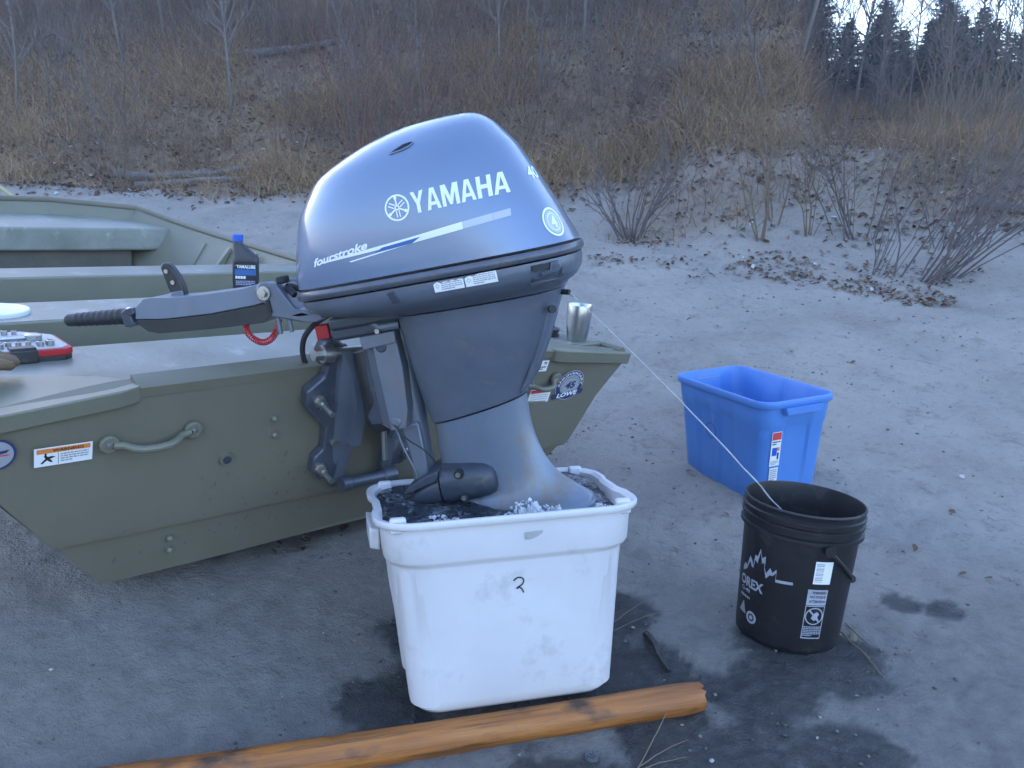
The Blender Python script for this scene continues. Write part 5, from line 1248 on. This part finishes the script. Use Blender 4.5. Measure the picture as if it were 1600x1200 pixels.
def stems_np(P, D, Ln, R, bend, segs=3, sides=3, rg=None):
    """many thin tapering stems at once: P base, D direction, Ln length, R base radius, bend = sideways curve"""
    n = len(P); t = np.linspace(0, 1, segs + 1)
    D = D / np.linalg.norm(D, axis=1, keepdims=True)
    up = np.array([0.0, 0.0, 1.0]); X = np.cross(D, up + 1e-3); X /= np.linalg.norm(X, axis=1, keepdims=True); Y = np.cross(D, X)
    ctr = P[:, None, :] + D[:, None, :] * (Ln[:, None] * t)[..., None] + (bend[:, None, :] * (t ** 2)[None, :, None])
    rad = R[:, None] * (1 - 0.85 * t)[None, :]
    ph = np.arange(sides) * 2 * pi / sides
    ring = ctr[:, :, None, :] + rad[:, :, None, None] * (np.cos(ph)[None, None, :, None] * X[:, None, None, :] + np.sin(ph)[None, None, :, None] * Y[:, None, None, :])
    V = ring.reshape(-1, 3); per = (segs + 1) * sides
    q = []
    for s in range(segs):
        for k in range(sides):
            k2 = (k + 1) % sides; q.append((s * sides + k, s * sides + k2, (s + 1) * sides + k2, (s + 1) * sides + k))
    F = (np.arange(n)[:, None, None] * per + np.array(q)[None]).reshape(-1, 4)
    return V, F, len(q)

def sector(n, r0, r1, a0=-37, a1=37, power=1.4):
    """points on the ground in the wedge before the camera"""
    a = RNG.uniform(a0, a1, n); side = RNG.random(n) < 0.13     # thinner growth carries on beyond the picture's edges
    a = np.radians(np.where(side, np.sign(a) * (37 + 22 * RNG.random(n)), a)); r = r0 + (r1 - r0) * RNG.random(n) ** power
    return r * np.sin(a), r * np.cos(a)

# dry grass on the bank
x, y = sector(200000, 6.6, 20, power=1.25)
dens = np.maximum(1 - sand_mask(x, y), 0.10 * sst(x / y, 0.1, 0.2) * sst(y, 7.0, 8.4))
cl = sst(fbm(x * 0.9, y * 0.9, 4, 101, 0.6), -0.04, 0.13)
keep = RNG.random(len(x)) < dens * (0.26 + 0.74 * cl) * 0.95
x, y = x[keep], y[keep]; n = len(x); z = terrain(x, y, False)
az = x / y
P = np.stack([x, y, z - 0.02], 1); D = np.stack([RNG.normal(0, .35, n), RNG.normal(-.1, .35, n), np.ones(n)], 1)
Ln = RNG.uniform(0.07, 0.36, n) * (0.6 + 0.6 * cl[keep]); R = RNG.uniform(0.0025, 0.0055, n) * (0.6 + y / 16)
B = np.stack([RNG.normal(0, .14, n), RNG.normal(-.05, .12, n), -RNG.uniform(0.0, 0.14, n)], 1)
V, F, nf = stems_np(P, D, Ln, R, B, 2, 3)
tint = np.repeat(np.clip(RNG.normal(0.42, 0.22, n) + 0.5 * fbm(x * 0.5, y * 0.5, 3, 103), 0, 1), nf)
tag(mesh_np('dry_grass', V, F, M_grass, tint), kind='stuff')

# thin bare brush
x, y = sector(90000, 6.7, 21, power=1.15)
az_ = x / y
dens = np.maximum(1 - sand_mask(x, y), 0.75 * sst(az_, 0.10, 0.2) * sst(y, 6.7, 8.0)) * (0.18 + 0.82 * sst(fbm(x * 0.6, y * 0.6, 3, 111), -0.15, 0.2)) * (0.45 + 0.55 * sst(y, 8.5, 12.5))
keep = RNG.random(len(x)) < dens * 0.8
x, y = x[keep], y[keep]; n = len(x); z = terrain(x, y, False)
P = np.stack([x, y, z - 0.03], 1)
lean = 0.16 + 0.25 * sst(x / y, 0.2, 0.45)
D = np.stack([RNG.normal(0.0, .22, n) + 0.35 * sst(x / y, 0.3, 0.5), RNG.normal(-.05, .2, n), np.ones(n)], 1)
Ln = RNG.uniform(0.25, 1.15, n) * (0.45 + 0.65 * sst(y, 9, 14)) * (1 - 0.5 * sst(x / y, 0.31, 0.40)); R = RNG.uniform(0.002, 0.0055, n) * (0.55 + y / 22)
B = np.stack([RNG.normal(0, .18, n), RNG.normal(-.03, .15, n), np.zeros(n)], 1)
V, F, nf = stems_np(P, D, Ln, R, B, 3, 3)
t0 = np.clip(RNG.normal(0.40, 0.22, n), 0, 0.97)
tint = np.repeat(t0, nf)
# side twigs
m = 2; idx = np.repeat(np.arange(n), m); tt = RNG.uniform(0.25, 0.85, len(idx))
Dn = D / np.linalg.norm(D, axis=1, keepdims=True)
P2 = P[idx] + Dn[idx] * (Ln[idx] * tt)[:, None] + B[idx] * (tt ** 2)[:, None]
D2 = Dn[idx] + RNG.normal(0, .5, (len(idx), 3)); D2[:, 2] = np.abs(D2[:, 2])
L2 = Ln[idx] * RNG.uniform(0.15, 0.42, len(idx)); R2 = R[idx] * 0.55
V2, F2, nf2 = stems_np(P2, D2, L2, R2, RNG.normal(0, .05, (len(idx), 3)), 2, 3)
tint = np.concatenate([tint, np.repeat(t0[idx], nf2)])
tag(mesh_np('bare_brush', np.vstack([V, V2]), np.vstack([F, F2 + len(V)]), M_stem, tint), kind='stuff')

# fallen leaves
def leaves(n, r0, r1, densf, size, seed, name, a0=-37, a1=37, power=1.2, pale=0.06):
    x, y = sector(n, r0, r1, a0, a1, power)
    keep = RNG.random(len(x)) < densf(x, y); x, y = x[keep], y[keep]; n = len(x)
    z = terrain(x, y) + 0.006
    a = RNG.uniform(0, 2 * pi, n); s = RNG.uniform(size[0], size[1], n)
    d1 = np.stack([np.cos(a), np.sin(a), RNG.normal(0, .35, n)], 1); d2 = np.stack([-np.sin(a), np.cos(a), RNG.normal(0, .35, n)], 1) * 0.62
    c = np.stack([x, y, z + s * 0.25], 1); lift = np.zeros((n, 3)); lift[:, 2] = RNG.uniform(0.05, 0.5, n) * s
    s = s[:, None]
    V = np.stack([c - d1 * s, c - d1 * s * 0.35 + d2 * s + lift, c + d1 * s * 0.4 + d2 * s * 0.8 + lift, c + d1 * s, c + d1 * s * 0.35 - d2 * s + lift * 0.7, c - d1 * s * 0.4 - d2 * s * 0.8 + lift * 0.7], 1).reshape(-1, 3)
    b = (np.arange(n) * 6)[:, None, None]
    F = (b + np.array([[0, 1, 2, 3], [3, 4, 5, 0]])[None]).reshape(-1, 4)
    t = np.clip(RNG.normal(0.42, 0.2, n), 0, 0.88); t[RNG.random(n) < pale] = 0.97
    return tag(mesh_np(name, V, F, M_litter, np.repeat(t, 2)), kind='stuff')
leaves(40000, 6.0, 15, lambda x, y: (1 - sand_mask(x, y + 0.35)) * (0.35 + 0.65 * sst(fbm(x, y, 3, 121), -0.1, 0.15)), (0.014, 0.036), 1, 'fallen_leaves', pale=0.04)
leaves(1700, 2.4, 9, lambda x, y: 0.05 + 0.6 * sst(fbm(x * 1.6, y * 1.6, 3, 131), 0.12, 0.3), (0.006, 0.016), 2, 'scattered_leaves', -37, 37, 1.0, 0.06)
# leaf heaps under the right-hand shrubs
HEAPS = [(2.05, 6.0, 0.20, 70), (2.42, 5.75, 0.24, 110), (2.72, 5.55, 0.26, 150), (2.55, 6.15, 0.5, 60), (1.95, 6.3, 0.35, 160), (2.95, 6.1, 0.5, 160), (1.05, 6.9, 0.25, 60), (1.25, 6.2, 0.3, 40), (-0.75, 2.35, 0.3, 60), (-0.3, 2.55, 0.3, 60), (-3.6, 9.1, 0.8, 420), (-2.6, 8.9, 0.5, 260), (0.75, 6.3, 0.2, 50)]
hx = []
for cx, cy, R_, k in HEAPS:
    a = RNG.uniform(0, 2 * pi, k); q = R_ * np.sqrt(RNG.random(k)); hx.append(np.stack([cx + q * np.cos(a), cy + q * np.sin(a) * 0.8], 1))
hx = np.vstack(hx); _s = sector
def sector(n, *a, **k): return hx[:, 0].copy(), hx[:, 1].copy()
leaves(len(hx), 0, 0, lambda x, y: np.ones(len(x)), (0.008, 0.024), 3, 'leaf_heaps', pale=0.04)
sector = _s

# pebbles and clods on the near sand
x, y = sector(6500, 1.0, 8.5, power=1.6); keep = RNG.random(len(x)) < 0.25 + 0.75 * sst(fbm(x * 2.2, y * 2.2, 3, 141), 0.0, 0.25); x, y = x[keep], y[keep]; n = len(x)
z = terrain(x, y); s = RNG.uniform(0.0015, 0.0055, n) * (0.7 + y * 0.22)
bm = bmesh.new(); bmesh.ops.create_icosphere(bm, subdivisions=1, radius=1.0)
bv = np.array([v.co[:] for v in bm.verts]); bf = np.array([[v.index for v in f.verts] for f in bm.faces]); bm.free()
jit = RNG.uniform(0.55, 1.35, (n, len(bv), 1)); V = bv[None] * jit * s[:, None, None] * np.array([1, 1, 0.55]) + np.stack([x, y, z + s * 0.25], 1)[:, None]
M_peb = tint_mat('sand_clods', [(0.0, (0.085, 0.08, 0.075)), (0.6, (0.16, 0.15, 0.138)), (0.9, (0.24, 0.225, 0.205)), (1.0, (0.36, 0.35, 0.33))], 0.9)
tag(mesh_np('sand_clods', V.reshape(-1, 3), (np.arange(n)[:, None, None] * len(bv) + bf[None]).reshape(-1, 3), M_peb, np.repeat(RNG.random(n), len(bf))), kind='stuff')

# ---- single trees and shrubs
def grow_branch(mb, p, d, L, r, depth, rg, up=0.15, spread=0.55, n=5, kids=(3, 5), r_end=0.35):
    pts = [p.copy()]; q = p.copy(); dd = d.normalized()
    segs = 4 if depth else 3
    for i in range(segs):
        dd = (dd + Vector((rg.gauss(0, .17), rg.gauss(0, .17), rg.gauss(up * 0.5, .10)))).normalized()
        q = q + dd * (L / segs); pts.append(q.copy())
    mb.tube(pts, [r * (1 - (1 - r_end) * i / segs) for i in range(segs + 1)], n if r > 0.006 else 3, cap=False)
    if depth <= 0: return
    for k in range(rg.randint(*kids)):
        t = rg.uniform(0.25, 0.98); i = min(int(t * segs), segs - 1); f = t * segs - i
        bp = pts[i].lerp(pts[i + 1], f); bd = (pts[i + 1] - pts[i]).normalized()
        a = rg.uniform(0, 2 * pi); ref = bd.cross(Vector((0.3, 0.2, 1))).normalized(); o = ref * cos(a) + bd.cross(ref) * sin(a)
        grow_branch(mb, bp, bd + o * spread * rg.uniform(0.6, 1.3) + Vector((0, 0, up)), L * rg.uniform(0.32, 0.6) * (1.15 - 0.5 * t), r * (1 - 0.6 * t) * 0.62, depth - 1, rg, up, spread, n, kids, r_end)

def shrub(px, py, height, nst, spread, m, label, group=None, seed=1, r=0.012, lean=0.0, depth=2, kids=(3, 6), foot=0.10):
    rg = random.Random(seed); mb = MB()
    for i in range(nst):
        a = rg.uniform(0, 2 * pi); s = spread * rg.uniform(0.25, 1.0)
        b = Vector((0.05 * cos(a) * rg.random(), 0.05 * sin(a) * rg.random(), -0.03))
        b = Vector((foot * cos(a) * rg.random(), foot * 0.7 * sin(a) * rg.random(), -0.03))
        grow_branch(mb, b, Vector((s * cos(a) + lean * rg.uniform(0.5, 1.3), s * sin(a) * 0.7, 1)), height * rg.uniform(0.5, 1.05), r * rg.uniform(0.35, 1.0), depth, rg, 0.10, 0.75, 5, kids, 0.22)
    root = empty('bare_shrub', loc=(px, py, tz(px, py)))
    mb.build('stems', m, root, smooth=60)
    return tag(root, label, 'shrub', group)
shrub(1.05, 7.35, 1.2, 20, 0.85, M_darkstem, 'dark many-stemmed bare shrub fanning from one foot just right of the motor', depth=3, kids=(2, 5), seed=3, r=0.011)
shrub(1.98, 6.75, 1.35, 4, 0.42, M_ochre, 'forked ochre bare shrub with crooked stems on the open sand', seed=8, r=0.012, foot=0.05)
shrub(2.16, 7.05, 1.4, 6, 0.35, M_ochre, 'tall ochre bare shrub just right of the forked one', seed=9, r=0.009, foot=0.12)
shrub(2.42, 6.85, 1.5, 5, 0.28, M_ochre, 'upright ochre bare shrub with straight twin stems', seed=10, r=0.010, foot=0.05)
shrub(2.80, 6.85, 1.5, 14, 0.5, M_darkstem, 'dark bare shrub left of the big leaning clump', depth=3, kids=(2, 5), seed=12, r=0.008, foot=0.18)
shrub(2.62, 6.05, 1.3, 10, 0.4, M_darkstem, 'slender dark shrub rising from the leaf heap', seed=14, r=0.006, lean=0.2, foot=0.15)
shrub(2.95, 6.0, 1.55, 26, 0.8, M_darkstem, 'big dark bare clump leaning right over the leaf heaps', depth=3, kids=(2, 5), seed=15, r=0.0095, lean=0.6, foot=0.22)
shrub(3.4, 6.6, 1.5, 18, 0.6, M_darkstem, 'bare clump at the right edge of the sand', depth=3, kids=(2, 5), seed=16, r=0.008, lean=0.45, foot=0.2)
shrub(3.9, 7.7, 1.6, 20, 0.5, M_ochre, 'ochre bare clump behind the leaning shrubs at the right', seed=17, r=0.008, lean=0.3, foot=0.25)
shrub(-1.55, 9.0, 1.9, 9, 0.22, M_redstem, 'reddish willow shrub standing straight behind the motor cowling', seed=21, r=0.010, depth=2)
shrub(-1.05, 9.3, 1.8, 7, 0.25, M_redstem, 'second reddish willow shrub nearer the motor', seed=22, r=0.009)
for i in range(34):      # shrubs one cannot tell apart along the bank
    a = radians(RNG.uniform(-34, 34)); r_ = RNG.uniform(8.4, 13.5); x_, y_ = r_ * sin(a), r_ * cos(a)
    if sand_mask(np.array([x_]), np.array([y_]))[0] > 0.6: continue
    shrub(x_, y_, RNG.uniform(0.8, 1.6), int(RNG.integers(7, 13)), RNG.uniform(0.3, 0.6), [M_darkstem, M_darkstem, M_ochre][i % 3], 'tangled bare shrub among many on the brushy bank', 'bare shrubs on the bank', seed=100 + i, r=0.008, lean=0.25 if a > 0.3 else 0.0)

# saplings: eight kinds, copied
def sapling_mesh(seed, H, r):
    rg = random.Random(seed); tr = MB(); br = MB(); pts = [Vector((0, 0, -0.1))]; d = Vector((rg.gauss(0, .05), rg.gauss(0, .05), 1)); q = pts[0].copy()
    ns = 9
    for i in range(ns):
        d = (d + Vector((rg.gauss(0, .04), rg.gauss(0, .04), 0.05))).normalized(); q = q + d * H / ns; pts.append(q.copy())
    tr.tube(pts, [r * (1 - 0.85 * i / ns) for i in range(ns + 1)], 6)
    for k in range(int(18 + H * 6)):
        t = rg.uniform(0.18, 0.99); i = min(int(t * ns), ns - 1); bp = pts[i].lerp(pts[i + 1], t * ns - i); a = rg.uniform(0, 2 * pi)
        grow_branch(br, bp, Vector((cos(a), sin(a), rg.uniform(0.6, 1.5))), H * rg.uniform(0.10, 0.24) * (1.2 - 0.6 * t), r * (1 - 0.8 * t) * 0.5 + 0.002, 1, rg, 0.2, 0.6, 4, (3, 6))
    return tr, br
kinds = []
for i, (H, r, m, lb) in enumerate(((3.2, 0.012, M_trunk, 'thin'), (4.2, 0.020, M_trunkpale, 'pale'), (2.6, 0.010, M_trunk, 'thin'), (5.0, 0.025, M_trunkpale, 'pale'), (3.6, 0.0135, M_trunk, 'thin'), (2.0, 0.008, M_trunk, 'thin'))):
    tr, br = sapling_mesh(200 + i, H, r)
    root = empty('bare_tree', loc=(0, 0, -50)); a_ = tr.build('trunk', m, root, smooth=60); b_ = br.build('branches', m, root, smooth=60)
    kinds.append([root, a_, b_, lb, False])
LBL = {'thin': ('slender dark leafless sapling among many on the wooded bank', 'dark saplings on the bank'), 'pale': ('tall pale-barked leafless tree among others on the wooded bank', 'pale trees on the bank')}
def put_tree(k, x_, y_, sc, rz, tilt=0.0, label=None):
    root, a_, b_, lb, used = kinds[k]
    if used:
        c = root.copy(); COL.objects.link(c)
        for ch in (a_, b_):
            q = ch.copy(); COL.objects.link(q); q.parent = c
    else:
        c = root; kinds[k][4] = True
    c.location = (x_, y_, tz(x_, y_) - 0.05); c.rotation_euler = (tilt * 0.3, tilt, rz); c.scale = (sc, sc, sc)
    tag(c, label or LBL[lb][0], 'tree', None if label else LBL[lb][1])
    if label and 'group' in c: del c['group']
cnt = 0
while cnt < 285:
    a = radians(RNG.uniform(-35, 35)) if cnt < 262 else radians(float(RNG.choice([-1, 1])) * RNG.uniform(37, 55)); r_ = 8.6 + 13 * RNG.random() ** 0.6; x_, y_ = r_ * sin(a), r_ * cos(a)
    if a < radians(-28) and r_ < 14: continue
    if r_ < 12 and RNG.random() < 0.6: continue
    if a > radians(19) and r_ > 16: continue
    if a > radians(19): k_force = int(RNG.choice([0, 2, 4, 5]))
    else: k_force = -1
    if sand_mask(np.array([x_]), np.array([y_]))[0] > 0.4: continue
    k = int(RNG.choice([0, 0, 2, 2, 4, 4, 5, 1, 3]))
    if k_force >= 0: k = k_force
    elif r_ < 11.5 and k in (1, 3): k = 5
    put_tree(k, x_, y_, RNG.uniform(0.75, 1.25), RNG.uniform(0, 6.28), RNG.normal(0.02 + (0.16 if a > radians(15) else 0.0), 0.06)); cnt += 1
for px_, r_, k, sc in ((205, 16, 1, 0.7), (400, 16, 1, 0.7), (850, 16, 1, 0.8), (1100, 14.5, 1, 0.8), (1335, 13, 2, 1.1), (1390, 12, 4, 0.9), (1440, 13, 0, 1.0), (1475, 11.5, 2, 1.0), (1520, 13, 4, 1.0), (1560, 12, 0, 1.0), (1595, 11, 2, 1.1), (1360, 15, 0, 1.0), (1500, 15, 4, 1.1), (1420, 11, 5, 1.2), (1545, 10.5, 5, 1.3), (1128, 14, 3, 1.0), (1065, 15, 1, 1.0), (620, 15, 3, 1.1), (60, 13, 1, 0.9), (1310, 15, 3, 1.1), (450, 14.5, 1, 1.1), (1180, 15.5, 3, 0.9), (760, 16, 1, 1.2), (955, 15, 3, 1.0)):
    a = math.atan((px_ - 800) / 1300.0); put_tree(k, r_ * sin(a), r_ * cos(a), sc, px_ * 0.01, 0.03)

# spruces beyond the crest
def spruce_parts(seed, H):
    rg = np.random.default_rng(seed); V = []; F = []; T = []
    nl = int(H * 15)
    for i in range(nl):
        t = (i + rg.random()) / nl; z = H * (0.06 + 0.94 * t); L = ((1 - t) ** 0.8 * H * 0.22 + 0.06) * (0.75 + 0.5 * noise.noise(Vector((z * 1.7, seed * 3.1, 0))) + 0.3)
        for k in range(int(8 + 8 * (1 - t))):
            a = rg.uniform(0, 2 * pi); Lk = L * rg.uniform(0.55, 1.15); droop = rg.uniform(-0.30, 0.05) - 0.15 * (1 - t)
            c, s = cos(a), sin(a)
            nt = 7
            for j in range(nt):
                u = (j + 0.6) / nt; bx = Vector((c * Lk * u, s * Lk * u, z + droop * Lk * u + 0.16 * Lk * u * u))
                for sg in (-1, 1):
                    w = Lk * 0.26 * (1.15 - u) + 0.03
                    tip = bx + Vector((c * w * 0.7 - sg * s * w, s * w * 0.7 + sg * c * w, -w * 0.35 + rg.normal(0, 0.02)))
                    b = len(V); th = 0.026
                    V += [bx - Vector((c, s, 0)) * th, bx + Vector((c, s, 0.3)) * th * 2, tip]; F.append((b, b + 1, b + 2)); T.append(rg.random() * 0.7 + 0.3 * u)
    return V, F, T
spk = []
for i, H in enumerate((6.4, 5.2, 7.2)):
    V, F, T = spruce_parts(300 + i, H)
    root = empty('spruce_tree', loc=(0, 0, -50)); me = mesh_np('crown', [tuple(v) for v in V], F, M_needle, T, parent=root)
    mb = MB(); mb.tube([Vector((0, 0, -0.2)), Vector((0, 0, H * 0.5)), Vector((0, 0, H * 0.98))], [0.085, 0.05, 0.006], 7); tr = mb.build('trunk', M_darkstem, root)
    spk.append([root, me, tr, False])
for i, (px_, r_, k, topy) in enumerate(((1325, 24, 1, 30), (1415, 25, 0, 40), (1462, 27, 2, 45), (1535, 28, 0, 55), (1575, 24, 1, 60), (1618, 27, 2, 25), (1345, 22, 0, 60), (1378, 24, 1, 42), (1432, 23, 2, 8), (1480, 25, 0, 12), (1590, 23, 2, 22), (1555, 26, 1, 48), (1405, 28, 1, 70), (1522, 30, 1, 90), (1640, 25, 0, 30), (1290, 21, 1, 60), (1240, 20, 0, 0), (1700, 24, 2, 20), (1458, 29, 1, 60), (1500, 22, 1, 110))):
    a = math.atan((px_ - 800) / 1300.0); x_, y_ = r_ * sin(a), r_ * cos(a)
    root, cr_, tr, used = spk[k]
    if used:
        c = root.copy(); COL.objects.link(c)
        for ch in (cr_, tr):
            q = ch.copy(); COL.objects.link(q); q.parent = c
    else: c = root; spk[k][3] = True
    zt = CAM_H + y_ * math.tan(math.atan((600 - topy) / 1300.0) - CAM_P) if True else 0
    g = tz(x_, y_) - 0.1; H = (6.4, 5.2, 7.2)[k]; sc = max(0.5, (zt - g) / H)
    c.location = (x_, y_, g); c.scale = (max(sc, 0.8), max(sc, 0.8), sc); c.rotation_euler = (0, 0.03, i * 1.3)
    tag(c, 'dark spruce standing against the sky beyond the brushy crest', 'spruce', 'spruces on the skyline')

# fallen logs on the bank
def fallen(p0, p1, r, label, lift=0.05):
    mb = MB(); pts = []
    for t in np.linspace(0, 1, 14):
        x_, y_ = p0[0] + (p1[0] - p0[0]) * t, p0[1] + (p1[1] - p0[1]) * t
        pts.append(Vector((x_, y_, tz(x_, y_) + lift + 0.02 * noise.noise(Vector((t * 5, x_, 0))))))
    z0, z1 = pts[0].z, pts[-1].z
    for i, p in enumerate(pts): p.z = max(p.z - 0.03, 0.5 * p.z + 0.5 * (z0 + (z1 - z0) * i / 13))
    mb.tube(pts, [r * (1 - 0.4 * i / 13) for i in range(14)], 10)
    tag(mb.build('fallen_log', M_log, None), label, 'log')
fallen((-4.5, 9.75), (-2.75, 9.35), 0.05, 'upper frosted log lying along the foot of the bank')
fallen((-4.1, 9.35), (-2.85, 9.0), 0.05, 'lower frosted log lying just below another behind the boat')
fallen((-3.9, 13.0), (-2.4, 13.0), 0.07, 'grey log lying high on the grassy bank behind the boat')
fallen((0.2, 12.6), (1.3, 13.2), 0.06, 'grey log lying in the brush above the motor')
fallen((3.95, 7.3), (4.7, 6.9), 0.05, 'pale log at the right edge of the brush')
HAZE, HZ0, HZ1 = 0.0042, -3.2, 17.0

# ------------------------------------------------------------------ haze volume added to lift the dark tones, like a lens veil
hz, hn, hb_ = new_mat('veil_haze')
hn.nodes.remove(hb_)
pv = hn.nodes.new('ShaderNodeVolumePrincipled'); pv.inputs['Color'].default_value = (0.93, 0.93, 0.97, 1); pv.inputs['Density'].default_value = HAZE; pv.inputs['Anisotropy'].default_value = 0.3
hn.links.new(pv.outputs['Volume'], hn.nodes['Material Output'].inputs['Volume'])
mb = MB(); mb.box((0, 0, (HZ0 + HZ1) / 2), (640, 640, HZ1 - HZ0))
tag(mb.build('haze', hz, None, smooth=0), kind='stuff')
